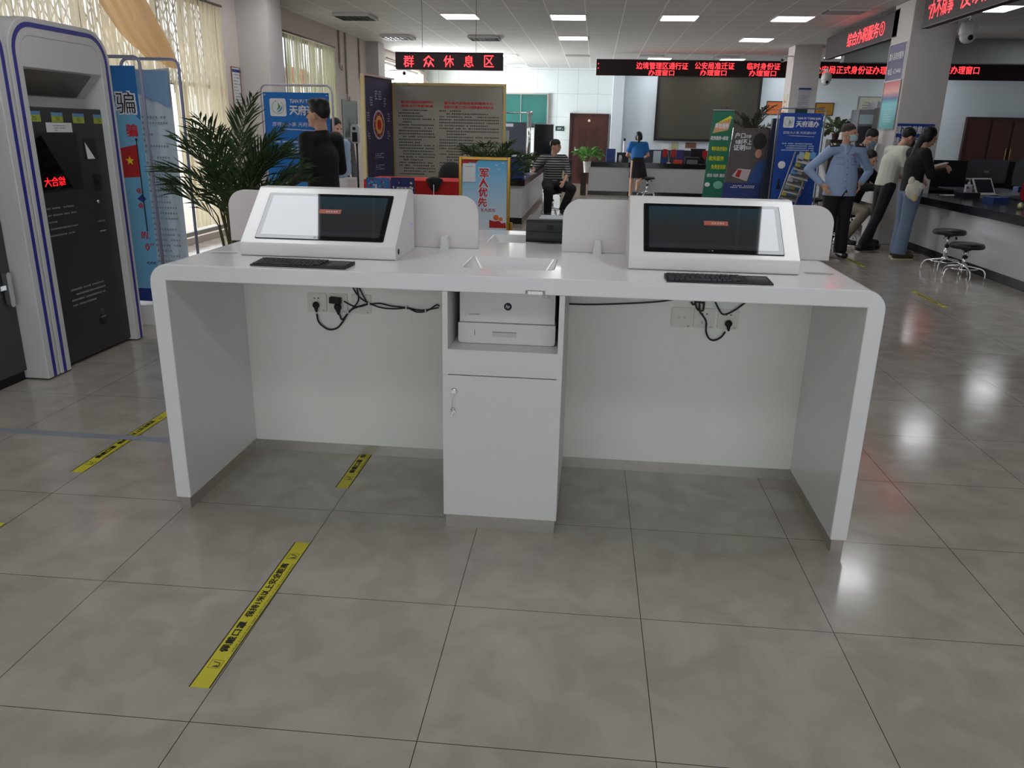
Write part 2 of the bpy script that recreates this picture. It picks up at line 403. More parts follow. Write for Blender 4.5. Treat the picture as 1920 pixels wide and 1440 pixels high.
# red lanterns outside window 2
struct(MB().box(-5.7,-5.1,10.3,13.5,3.3,3.4,CREAM),'roof_eave')
RED=mat('lantern_red',(214,44,34),.5)
for k in range(4):
    y0=10.95+.62*k; g=thing('paper_lantern','red festive lantern hanging outside the curtained window between the columns','lantern',(-5.35,y0,2.2),group='red lanterns outside the window')
    part(MB().lathe([(.05,0),(.16,.06),(.2,.16),(.16,.27),(.05,.33)],(-5.35,y0,2.2),RED,14),'shade',g)
    part(MB().cyl((-5.35,y0,1.9),(-5.35,y0,2.2),.02,RED,n=6).cyl((-5.35,y0,2.53),(-5.35,y0,3.3),.004,RED,n=5),'tassel',g)
# metal strip in floor
mb=MB().box(-4.85,-1.32,.655,.705,0,.004,mat('floor_strip_aluminium',(150,154,162),.4,.3)); solo(mb,'floor_strip','metal expansion strip running along the floor left of the white desk','floor strip')
# baseboards
mb=MB().box(-4.85,-4.83,8.42,8.95,0,.1,GRAN).box(-4.83,.72,22.17,22.2,0,.1,GRAN); struct(mb,'baseboard_left')
# ceiling fittings
LEDW=mat('led_panel_light',(246,250,255),emit=12)
FRM=mat('fitting_white',(225,225,225),.5); SLOT=mat('vent_dark',(120,122,126),.6); LOUV=mat('louver_reflector',(170,172,172),.22,.9)
def light_panel(x,y,label,w=.6,d=.6):
    g=thing('ceiling_light',label,'ceiling light',(x,y,H),group='square ceiling light panels')
    part(MB().box(x,x+w,y,y+d,H-.012,H-.002,FRM),'frame',g); part(MB().box(x+.02,x+w-.02,y+.02,y+d-.02,H-.016,H-.012,LEDW),'diffuser',g)
XS=[-4.16,-2.36,-.55,1.26,3.06]
vis={(1,11.2):'leftmost lit panel of the nearest row of ceiling lights',(2,11.2):'second lit panel from the left in the nearest row of ceiling lights',(3,11.2):'third lit panel from the left in the nearest row of ceiling lights',(4,11.2):'rightmost lit panel of the nearest row of ceiling lights',(2,14.2):'lit ceiling panel in the second row above the back hall',(4,14.2):'lit ceiling panel in the second row above the right LED sign'}
for r in (11.2,14.2):
    for k in range(5):
        if (k,r) in vis: light_panel(XS[k],r,vis[(k,r)])
light_panel(-2.36,18.1,'small lit ceiling panel just right of the rest area sign')
for _k,_x in enumerate((1.5,3.3,5.1,8.7)):
    for _y in (18.6,20.0): light_panel(_x,_y,'added ceiling panel brightening the back wall, hidden above the long LED sign')  # unseen panels added to brighten the far wall
light_panel(-2.36,21.3,'farthest lit ceiling panel by the white back wall')
for r in (8.2,5.2,-2.8):
    for k in range(0 if r>0 else 1,5): light_panel(XS[k],r,'lit ceiling panel overhead, outside the picture')  # rows ahead gain a leftmost panel, added to light the left column
for x,w in ((-2.12,.6),(1.36,.6)): light_panel(x,.0,'lit ceiling panel right above the white desk',w,1.2)
for x in (5.6,8): 
    for r in (10,12.8,17.5): light_panel(x,r,'lit ceiling panel over the office side of the right counter')
def louver(x,y,label):
    g=thing('louver_light',label,'ceiling light',(x,y,H)); m=MB().box(x,x+.6,y,y+.6,H-.005,H-.002,SLOT)
    for k in range(7): m.box(x+.1*k-.003+.003,x+.1*k+.006,y,y+.6,H-.05,H-.005,LOUV)
    for k in range(4): m.box(x,x+.6,y+.19*k,y+.19*k+.008,H-.05,H-.005,LOUV)
    part(m,'louver',g); part(MB().box(x-.01,x+.61,y-.01,y,H-.052,H-.002,FRM).box(x-.01,x+.61,y+.6,y+.61,H-.052,H-.002,FRM).box(x-.01,x,y,y+.6,H-.052,H-.002,FRM).box(x+.6,x+.61,y,y+.6,H-.052,H-.002,FRM),'frame',g)
louver(-4.16,11.2,'unlit louvre ceiling light nearest the left wall, front row')
louver(-4.16,14.2,'unlit louvre ceiling light near the left wall, second row')
louver(-2.36,14.2,'unlit louvre ceiling light right above the rest area sign')
def vent(x,y,label,w=.6,d=.3):
    g=thing('ceiling_vent',label,'air vent',(x,y,H)); m=MB()
    for k in range(8): m.obox((x+w/2,y+.02+(d-.04)*k/7,H-.012),(w-.04,.025,.003),Matrix.Rotation(.6,3,'X'),FRM)
    part(m,'slat',g); part(MB().box(x,x+w,y,y+d,H-.004,H-.002,SLOT).box(x,x+w,y-.02,y,H-.02,H-.002,FRM).box(x,x+w,y+d,y+d+.02,H-.02,H-.002,FRM),'frame',g)
vent(-.55,18.1,'grey air vent in the ceiling above the panelled back wall')
vent(1.26,17.9,'grey air vent in the ceiling over the left end of the long LED sign')
vent(3.06,17.9,'grey air vent in the ceiling over the middle of the long LED sign')
vent(3.66,10.5,'slatted ceiling vent nearest the slanting red sign',.6,.45)
# wall pipes on the left wall
PIP=mat('cable_duct',(150,140,130),.6)
for (y0,z0,z1,lab) in ((13.58,2.72,H,'short grey cable duct running down the wall right of the curtained window'),(14.0,2.15,H,'long grey cable duct with a loose end on the left wall'),(14.95,2.5,H,'grey cable duct on the left wall just before the far column')):
    solo(MB().box(XL,XL+.03,y0,y0+.05,z0,z1,PIP).tube(bez([(XL+.015,y0+.02,z0),(XL+.02,y0+.03,z0-.1),(XL+.03,y0+.12,z0-.14),(XL+.02,y0+.16,z0-.05)],4),.01,PIP,5),'cable_duct',lab,'cable duct')
# ---------------------------------------------------------------- the white double desk
DH,DW,DD,DT,KH=.9914,1.3025,1.345,.0595,.0526
DESKW=mat('desk_white_lacquer',(226,224,222),.24,coat=.5,var=.012,scale=3)
PANELG=mat('desk_panel_white',(226,226,216),.42,var=.015,scale=3)
desk=thing('service_desk','long white double-sided self-service desk with rounded waterfall ends','desk',(0,DD/2,0))
out=[(-DW,KH)]
R=.07
for k in range(9):
    a=PI-PI/2*k/8; out.append((-DW+R+R*math.cos(a),DH-R+R*math.sin(a)))
for k in range(9):
    a=PI/2-PI/2*k/8; out.append((DW-R+R*math.cos(a),DH-R+R*math.sin(a)))
out+=[(DW,KH),(DW-.0603,KH),(DW-.0603,DH-DT),(-DW+.0603,DH-DT),(-DW+.0603,KH)]
mb=MB().prism([(x,0,z) for x,z in out],(0,DD,0),DESKW); shell=part(mb,'desktop',desk)
def cutter(y0,y1,x0=-.17,x1=.17,d=.2):
    r=rrect(x0,x1,y0,y1,.03,5); return MB().prism([(x,y,DH-d) for x,y in r],(0,0,d+.05),DESKW)
cs=[cutter(.165,.455),cutter(DD-.455,DD-.165),cutter(.285,.345,-1.215,-1.105),cutter(.30,.36,1.105,1.215),MB().box(.083,.15,-.01,.03,DH-DT-.01,DH-DT+.014,DESKW)]
cutout(shell,cs)
bv=shell.modifiers.new('bevel','BEVEL'); bv.width=.004; bv.segments=2; bv.limit_method='ANGLE'; bv.angle_limit=.7
def tray(y0,y1,x0=-.17,x1=.17,dep=.055,top=DH-.002):
    n=len(rrect(x0,x1,y0,y1,.03,5)); o=rrect(x0,x1,y0,y1,.03,5); i=rrect(x0+.035,x1-.035,y0+.035,y1-.035,.03,5)
    vs=[(x,y,top) for x,y in o]+[(x,y,top-dep) for x,y in i]
    m=MB().add(vs,[(k,(k+1)%n,n+(k+1)%n,n+k) for k in range(n)],DESKW,True).add([(x,y,top-dep) for x,y in i],[tuple(range(n))],DESKW); return m
part(tray(.165,.455),'tray_recess',desk); part(tray(DD-.455,DD-.165),'tray_recess',desk)
for x0,x1,y0,y1 in((-1.215,-1.105,.285,.345),(1.105,1.215,.30,.36)):
    part(MB().box(x0,x1,y0,y1,DH-.05,DH-.048,mat('slot_grey',(120,120,122),.5)).box(x0,x1,y1-.002,y1,DH-.05,DH-.002,WHITE2),'cable_slot',desk)
part(MB().box(-DW+.0603,DW-.0603,.6435,.70,KH,DH-DT,PANELG),'back_panel',desk)
k=MB(); i=.008
for s in(-1,1): k.box(min(s*(DW-i),s*(DW-.0603+i)),max(s*(DW-i),s*(DW-.0603+i)),i,DD-i,0,KH,STEEL)
k.box(-DW+.052,DW-.052,.6475,.696,0,KH,STEEL); part(k,'kick_plate',desk,'brushed steel kick plate')
part(MB().box(.090,.143,.006,.012,DH-DT,DH-DT+.012,STEEL),'latch',desk)
# sockets on the back panel
SOCK=mat('socket_ivory',(212,208,198),.35,var=.01)
def socket(x0,kind):
    x1=x0+.088; z0,z1=.688,.774; m=MB().prism([(x,.6435,z) for x,z in rrect(x0,x1,z0,z1,.006,3)],(0,-.008,0),SOCK)
    m.box(x0+.006,x1-.006,.6345,.6355,z0+.006,z1-.006,SOCK)
    cx=(x0+x1)/2; cz=(z0+z1)/2
    if kind=='power':
        for s in(-1,1): m.cyl((cx+s*.009,.6343,cz+.02),(cx+s*.009,.6339,cz+.02),.0035,BLACK,n=8)
        for s in(-1,1): m.obox((cx+s*.009,.6342,cz-.018),(.0025,.0008,.009),Matrix.Rotation(s*.5,3,'Y'),BLACK)
    else:
        for s in(-1,1): m.box(cx+s*.012-.006,cx+s*.012+.006,.6338,.6345,cz-.005,cz+.006,mat('socket_shutter',(190,186,176),.4))
    m.box(x1-.02,x1-.01,.6339,.6345,z0+.006,z0+.009,GREYTX)
    part(m,'wall_socket',desk,'ivory %s outlet plate'%kind)
for x0,kd in((-.948,'power'),(-.852,'power'),(-.745,'network'),(.662,'network'),(.757,'power'),(.857,'power')): socket(x0,kd)
# frosted dividers: clips
for x in(-.32,.33):
    m=MB().prism([(x-.019,.61,DH),(x+.019,.61,DH),(x+.011,.61,DH+.055),(x-.011,.61,DH+.055)],(0,.075,0),WHITE2); part(m,'divider_clip',desk,bevel=.003)
DIV=mat('divider_acrylic',(214,206,202),.35,var=.01,alpha=1)
for s,lab in((-1,'white rounded privacy screen behind the left monitor console'),(1,'white rounded privacy screen behind the right monitor console')):
    x0,x1=(-1.285,-.18) if s<0 else (.18,1.285)
    m=MB().prism([(x,.655,z) for x,z in rrect(x0,x1,DH+.001,1.212,.075,8,(0,0,1,1))],(0,.018,0),DIV); solo(m,'privacy_screen',lab,'desk divider',bevel=.002)
# monitor consoles
GLASS=mat('screen_glass',(6,7,8),.03,spec=.5,ior=1.5,var=0)
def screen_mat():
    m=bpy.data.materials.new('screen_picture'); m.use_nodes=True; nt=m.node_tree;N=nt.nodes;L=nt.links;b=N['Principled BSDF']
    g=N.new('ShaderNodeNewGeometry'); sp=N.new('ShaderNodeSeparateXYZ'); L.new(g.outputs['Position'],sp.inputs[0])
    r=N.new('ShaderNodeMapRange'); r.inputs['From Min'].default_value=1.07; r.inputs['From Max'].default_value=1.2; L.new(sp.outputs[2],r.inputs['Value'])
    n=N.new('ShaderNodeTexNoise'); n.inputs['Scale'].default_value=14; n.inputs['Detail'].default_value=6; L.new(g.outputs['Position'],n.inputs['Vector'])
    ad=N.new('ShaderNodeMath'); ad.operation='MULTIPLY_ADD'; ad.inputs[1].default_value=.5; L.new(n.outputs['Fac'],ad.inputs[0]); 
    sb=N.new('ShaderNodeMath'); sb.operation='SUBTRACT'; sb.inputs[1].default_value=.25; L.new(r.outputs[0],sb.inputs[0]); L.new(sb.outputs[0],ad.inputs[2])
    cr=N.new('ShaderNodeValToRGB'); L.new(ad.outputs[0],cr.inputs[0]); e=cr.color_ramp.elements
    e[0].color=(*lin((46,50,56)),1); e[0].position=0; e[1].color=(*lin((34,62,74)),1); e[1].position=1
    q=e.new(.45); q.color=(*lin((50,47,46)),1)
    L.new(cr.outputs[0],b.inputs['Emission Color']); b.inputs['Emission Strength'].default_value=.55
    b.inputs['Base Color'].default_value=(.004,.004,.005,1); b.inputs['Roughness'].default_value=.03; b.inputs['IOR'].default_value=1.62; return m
SCR=screen_mat()
REDBAR=mat('screen_red_banner',(150,62,40),emit=.14)
def console(x0,x1,label,side):
    g=thing('monitor_console',label,'monitor',((x0+x1)/2,.43,DH))
    pr=[(.262,DH+.001),(.592,DH+.001),(.592,1.222),(.575,1.24),(.50,1.24),(.262,1.04)]
    part(MB().prism([(x0,y,z) for y,z in pr],(x1-x0,0,0),WHITE),'housing',g,bevel=.006)
    n=Vector((0,-.2,.238)).normalized(); up=Vector((0,.238,.2)).normalized(); O=Vector(((x0+x1)/2,.262,1.04))
    def P(u,v,d): return O+XR*u+up*v+n*d
    def pan(u0,u1,v0,v1,r,d0,d1,m): 
        q=rrect(u0,u1,v0,v1,r,4); return MB().prism([P(u,v,d0) for u,v in q],n*(d1-d0),m)
    part(pan(-.258,.258,.026,.276,.006,.0008,.0018,mat('bezel_gap',(40,40,42),.6)),'gasket',g)
    part(pan(-.2555,.2555,.0285,.2735,.005,.001,.0042,GLASS),'bezel',g,'black glass bezel')
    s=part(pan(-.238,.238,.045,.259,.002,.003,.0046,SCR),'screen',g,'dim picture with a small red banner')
    m=MB().add([P(-.03,.165,.0049),P(.06,.165,.0049),P(.06,.188,.0049),P(-.03,.188,.0049)],[(0,1,2,3)],REDBAR)
    m.lines(P(.022,.1765,.005),XR,up,TXW_DIM,.06,.012,1,.8,3,off=0,cell=.01)
    part(m,'screen_banner',g)
    part(MB().lines(P(.008,.037,.0046),XR,up,GREYTX,.03,.007,1,.8,2,off=.0002,cell=.007).lathe([(.0035,0),(.0045,.0002),(.0045,.0003),(.0035,.0004)],P(-.016,.037,.0046),GREYTX,12,n),'maker_mark',g)
    part(MB().lathe([(.011,0),(.011,.002),(.007,.003),(.0001,.003)],(x1,.31,1.02),BLACK,16,(1,0,0)),'side_port',g)
    part(MB().lathe([(.004,0),(.004,.001),(.0001,.001)],(x1,.55,1.10),mat('led_blue',(60,90,220),emit=2),8,(1,0,0)),'power_light',g)
TXW_DIM=mat('screen_text_dim',(150,130,120),emit=.2)
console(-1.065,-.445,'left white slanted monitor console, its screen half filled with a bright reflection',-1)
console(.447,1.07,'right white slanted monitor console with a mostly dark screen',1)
# keyboards
KEYM=mat('key_black',(44,44,46),.4,var=.02); KB=mat('keyboard_body',(16,16,17),.5)
def keyboard(cx,cy,rz,label):
    g=thing('keyboard',label,'keyboard',(cx,cy,DH+.0005),rz); W,D=.36,.112
    m=MB().prism([(-W/2,-D/2,0),(-W/2,D/2,0),(-W/2,D/2,.012),(-W/2,-D/2,.005)],(W,0,0),KB); part(m,'keyboard_body',g,world=False,bevel=.002)
    keys=MB()
    for r in range(5):
        x=-W/2+.008; yy=-D/2+.010+r*.0205
        ws=[.0165]*15
        if r==0: ws=[.019,.016,.019,.09,.019,.016,.016,.0165,.0165]
        if r in(1,2): ws=[.026]+[.0165]*11+[.034]
        for w_ in ws:
            if x+w_>W/2-.085: break
            z=.0050+.0066*(yy+.01+D/2)/D
            keys.box(x,x+w_-.003,yy,yy+.016,z,z+.004,KEYM); x+=w_+.0005
    k=part(keys,'key',g,world=False); tag(k,kind='stuff')
    part(MB().prism([(W/2-.08,-D/2+.012,.0054),(W/2-.08,D/2-.02,.0105),(W/2-.08,D/2-.02,.0118),(W/2-.08,-D/2+.012,.0066)],(.072,0,0),mat('touchpad',(24,24,25),.25)),'touchpad',g,world=False)
keyboard(-.75,.088,-.03,'low black keyboard with touchpad in front of the left monitor console')
keyboard(.75,.082,.02,'low black keyboard with touchpad in front of the right monitor console')
# ---------------------------------------------------------------- pedestal cabinet
CX0,CX1=-.2155,.2224
cab=thing('pedestal_cabinet','white pedestal cabinet with open printer bay and locked door under the desk centre','cabinet',(0,.32,0))
Cw=mat('cabinet_white_laminate',(214,211,208),.38,var=.012,scale=3); zt=DH-DT-.0005
part(MB().box(CX0,CX0+.02,.004,.64,KH,zt,Cw),'side_panel',cab,bevel=.001); part(MB().box(CX1-.02,CX1,.004,.64,KH,zt,Cw),'side_panel',cab,bevel=.001)
part(MB().box(CX0+.02,CX1-.02,.004,.62,.70,.72,Cw),'shelf',cab); part(MB().box(CX0+.02,CX1-.02,.60,.62,.72,zt,BLACK),'gap_shade',cab,'black sheet as the shade in the gap behind the printer')  # black sheet stands in for the shade behind the printer
part(MB().box(CX0,CX1,.002,.02,.6255,.718,Cw),'drawer_front',cab,bevel=.001)
part(MB().box(CX0+.02,CX1-.02,.02,.6,.60,.63,mat('gap_grey',(90,88,86),.6)),'drawer_rail',cab)
dr=part(MB().box(CX0,CX1,.002,.02,KH+.002,.622,Cw),'door',cab,bevel=.0015)
lk=part(MB().lathe([(.0001,.0),(.011,0),(.011,.006),(.007,.009),(.0001,.009)][::-1],(-.172,.002,.563),CHROME,14,(0,-1,0)),'lock',dr,'chrome cam lock')
part(MB().tube(bez([(-.172,-.009,.56),(-.176,-.012,.53),(-.178,-.010,.505)],4),.0012,CHROME,5).obox((-.172,-.012,.563),(.018,.002,.012),Matrix.Identity(3),CHROME).lathe([(.006,0),(.0085,.002),(.0085,.004),(.006,.006)],(-.176,-.004,.492),CHROME,12,(0,-1,0)).obox((-.176,-.009,.478),(.007,.002,.028),Matrix.Rotation(.3,3,'Y'),CHROME).obox((-.170,-.007,.486),(.006,.002,.02),Matrix.Rotation(-.35,3,'Y'),CHROME),'key',dr,'small keys hanging from the lock')
part(MB().box(CX0+.008,CX1-.008,.008,.63,0,KH,STEEL),'plinth',cab,'brushed steel plinth')
# laser printer
pr=thing('laser_printer','white laser printer inside the bay of the pedestal cabinet','printer',(.008,.31,.7205)); PW=mat('printer_white',(206,205,198),.45,var=.01)
x0,x1,y0=-.173,.188,.10
m=MB().prism([(x,y0+.012,z) for x,z in rrect(x0+.004,x1-.004,.80,.925,.02,4,(0,0,1,1))],(0,.36,0),PW); part(m,'printer_body',pr,bevel=.008)
m=MB().prism([(x,y0,z) for x,z in rrect(x0,x1,.7215,.798,.012,4,(1,1,0,0))],(0,.37,0),PW); cas=part(m,'paper_cassette',pr,bevel=.005)
part(MB().box(-.045,.045,y0-.002,y0-.0008,.748,.768,mat('printer_recess',(188,186,180),.5)).box(-.045,.045,y0-.003,y0-.001,.766,.768,GREYTX),'pull_recess',cas)
part(MB().box(-.112,-.1105,y0-.0015,y0-.0003,.752,.772,BLACK),'paper_gauge',cas)
m=MB().lathe([(.0001,.0005),(.0145,.0005),(.0145,0)],(.010,y0+.0115,.862),mat('logo_dark',(40,42,48),.5),20,(0,-1,0))
m.text('hp',(.010,y0+.0105,.8615),XR,ZU,TXW,h=.0155,bold=.0,off=.0008,shear=.3); part(m,'logo',pr)
part(MB().lines((-.11,y0+.0113,.829),XR,ZU,GREYTX,.045,.005,1,.9,4,off=.0004,cell=.004,indent=0),'model_text',pr)
part(MB().box(.135,.165,y0+.0095,y0+.0115,.898,.915,mat('printer_button_panel',(188,188,184),.4)).box(.148,.153,y0+.0085,y0+.0098,.904,.909,TXW),'control_button',pr)
# black portable printer on the far half
g=thing('portable_printer','black boxy device standing on the far tray of the white desk','printer',(.13,1.03,DH))
m=MB().prism([(.005,y,z) for y,z in rrect(.90,1.16,DH+.001,DH+.105,.02,4)],(.29,0,0),mat('charcoal_plastic',(34,35,38),.5,var=.1)); part(m,'case',g,bevel=.012)
part(MB().box(.02,.28,.897,.9,DH+.05,DH+.056,BLK2),'seam',g); part(MB().box(.06,.24,.93,1.1,DH+.105,DH+.108,mat('grey_lid',(120,122,126),.4)),'lid',g)
part(MB().box(.10,.13,.897,.9,DH+.06,DH+.085,BLK2),'buckle',g)
# plugs and cables
def plug(x,z,label):
    g=thing('power_plug',label,'plug',(x,.63,z)); 
    part(MB().ell((x,.621,z),(.0155,.012,.0155),BLK2).cap((x,.620,z-.006),(x+.002,.619,z-.028),.010,.005,BLK2),'plug_body',g)
    return g
PL1=plug(-.904,.722,'round black plug in the leftmost ivory socket, cord curving down')
PL2=plug(.902,.716,'round black plug in the rightmost ivory socket')
g=thing('power_adapter','boxy black adapter with a plug beneath in the second socket from the left','plug',(-.815,.62,.72))
part(MB().obox((-.812,.617,.748),(.05,.030,.028),Matrix.Rotation(.1,3,'Y'),BLK2),'adapter_body',g,bevel=.003)
part(MB().ell((-.803,.618,.718),(.017,.014,.017),BLK2).cap((-.803,.618,.71),(-.80,.617,.688),.012,.006,BLK2),'plug_body',g)
CB=mat('cable_black',(12,12,13),.5)
def cable(name,label,paths,r,parent=None):
    m=MB()
    for p in paths: m.tube(bez(p,7),r,CB,6)
    return part(m,name,parent) if parent is not None else solo(m,name,label,'cable')
yk=.628
def K(px,py,y=yk): return AY(px,py,y)
cable('power_cord','black cord looping down from the leftmost plug under the left desk half',[[K(594,588),K(597,602),K(606,612),K(618,618),K(632,615),K(642,604),K(652,588),K(664,578),K(692,569)],[K(637,590),K(640,598),K(644,598),K(650,590)]],.0042,PL1)
cable('cable_bundle','bundle of black cables tied and strung toward the centre cabinet',[[K(668,532),K(671,550),K(672,562),K(666,573),K(652,586)],[K(670,532),K(682,556),K(692,569),K(712,569),K(735,574),K(762,577),K(790,582),K(822,577,.625)],[K(692,569),K(715,577),K(740,579),K(764,578),K(782,585),K(800,583),K(818,572,.625),K(824,574,.625)],[K(658,532),K(668,550),K(680,562),K(692,569)],[K(645,565),K(660,573),K(674,575),K(692,570)]],.0034)
m=MB()
for px,py in((692,570),(762,577),(798,583),(653,585)): m.tube([K(px-1,py,.625),K(px+1,py,.625)],.009,TXW,8)
solo(m,'cable_tie','white cable ties gripping the black cable bundle','cable tie')
cable('thin_cable','thin dark cable running along the underside from cabinet to right half',[[K(1066,570),K(1110,571),K(1180,569),K(1230,566),K(1262,562)]],.0035)
cable('power_cord','black cord hanging in a deep loop to the rightmost plug',[[K(1303,562),K(1306,577),K(1311,582),K(1318,582),K(1320,570),K(1322,560)],[K(1312,560),K(1312,582),K(1318,592),K(1324,603),K(1324,622),K(1330,635),K(1340,638),K(1352,632),K(1360,622)],[K(1296,566),K(1300,571),K(1308,566),K(1318,568)]],.0042,PL2)
cable('loose_cable','black cable hanging in a shallow V above the rightmost socket',[[K(1340,564),K(1348,580),K(1355,589),K(1365,588),K(1380,580),K(1398,567)]],.0040)
cable('cable_stub','short vertical dark cable clip beside the cabinet on the back panel',[[K(1066,560),K(1066,575),K(1065,590)]],.003)
# ---------------------------------------------------------------- floor tapes
YEL=mat('tape_yellow',(196,186,42),.5,var=.05); TK=mat('tape_print',(38,36,30),.6,var=0)
def tape(x0,x1,y0,y1,label,full=True,cut=None):
    m=MB().box(x0,x1,y0,y1,0.0002,.0012,YEL); w_=x1-x0; z=.0015
    for a in(x0,x1-.004): m.box(a,a+.004,y0,y1,.0012,.0016,TK)
    L=y1-y0; cx=(x0+x1)/2; up=(-1,0,0); ri=(0,1,0)
    if full:
        s=L/.8
        m.text('佩戴口罩',(cx-.006,y0+L*.285,z),ri,up,TK,h=w_*.42,bold=.015,off=0,wd=L*.185)
        m.text('保持1米以上安全距离',(cx-.006,y0+L*.61,z),ri,up,TK,h=w_*.42,wd=L*.40,bold=.015,off=0)
        m.text('WEAR A MASK AND KEEP A SAFE DISTANCE OF MORE THAN ONE METER',(cx+.021,y0+L*.505,z),ri,up,TK,h=w_*.12,wd=L*.62,bold=.0,off=0)
        for yy in(y0+L*.125,y0+L*.875):
            a=.018; 
            for q in((cx-a,cx+a,yy-a,yy-a+.001),(cx-a,cx+a,yy+a-.001,yy+a),(cx-a,cx-a+.001,yy-a,yy+a),(cx+a-.001,cx+a,yy-a,yy+a)): m.box(*q,.0012,.0016,TK)
            m.poly([(cx-.010,yy-.012,z),(cx+.012,yy-.014,z),(cx+.006,yy-.004,z)],TK); m.tube([(cx+.012,yy-.012,z),(cx+.010,yy+.004,z),(cx-.010,yy+.010,z)],.0015,TK,4)
    return solo(m,'floor_tape',label,'floor tape',group='yellow distance tapes on the floor')
tape(-.742,-.680,-1.0,-.195,'yellow distance tape in the foreground, nearest the camera')
tape(-.742,-.682,.28,1.08,'yellow distance tape passing under the back panel of the white desk')
tape(-1.945,-1.885,.27,1.07,'yellow distance tape crossing the metal floor strip left of the desk')
tape(-1.945,-1.885,-1.02,-.205,'tip of a yellow tape at the left edge of the photo')
tape(3.575,3.635,4.80,5.58,'yellow tape on the right floor in front of the two black stools')
tape(3.575,3.635,7.12,7.78,'short yellow tape on the floor just in front of the officer')
# ---------------------------------------------------------------- self-service kiosks at the left
KX=-2.89; KW=mat('kiosk_white',(206,204,202),.35,coat=.2,var=.015,scale=4); KBLU=mat('kiosk_blue_stripe',(44,50,140),.4,var=.03); KDK=mat('kiosk_dark_panel',(44,46,48),.42,var=.06,scale=30)
KSM=mat('kiosk_screen_glass',(14,12,13),.06,spec=.8,var=0); TXG=mat('kiosk_print',(150,150,152),.6,var=0)
def arch(y0,y1,z1,r,n=8):
    o=[(y0,.01)]
    for k in range(n+1):
        a=PI-PI/2*k/n; o.append((y0+r+r*math.cos(a),z1-r+r*math.sin(a)))
    for k in range(n+1):
        a=PI/2-PI/2*k/n; o.append((y1-r+r*math.cos(a),z1-r+r*math.sin(a)))
    o.append((y1,.01)); return o
def arch_band(mb,x,y0,y1,z1,r,w,xd,mt,n=8):
    a=arch(y0,y1,z1,r,n); b=arch(y0+w,y1-w,z1-w,max(.02,r-w),n); N_=len(a)
    vs=[(x,y,z) for y,z in a]+[(x,y,z) for y,z in b]+[(x-xd,y,z) for y,z in a]+[(x-xd,y,z) for y,z in b]
    fs=[]
    for i in range(N_-1): fs+=[(i,i+1,N_+i+1,N_+i),(2*N_+i,3*N_+i,3*N_+i+1,2*N_+i+1),(i,2*N_+i,2*N_+i+1,i+1),(N_+i,N_+i+1,3*N_+i+1,3*N_+i)]
    return mb.add(vs,fs,mt,False)
def kiosk(y0,y1,label,body):
    g=thing('self_service_kiosk',label,'kiosk',(-3.2,(y0+y1)/2,0))
    part(arch_band(MB(),KX,y0,y1,2.035,.2,.10,.62,KW),'frame',g,bevel=.004)
    part(arch_band(MB(),KX+.0015,y0+.028,y1-.028,2.007,.172,.026,.003,KBLU),'blue_stripe',g)
    body(g); return g
def X_(px,py,d=.045): return AX(px,py,KX-d)
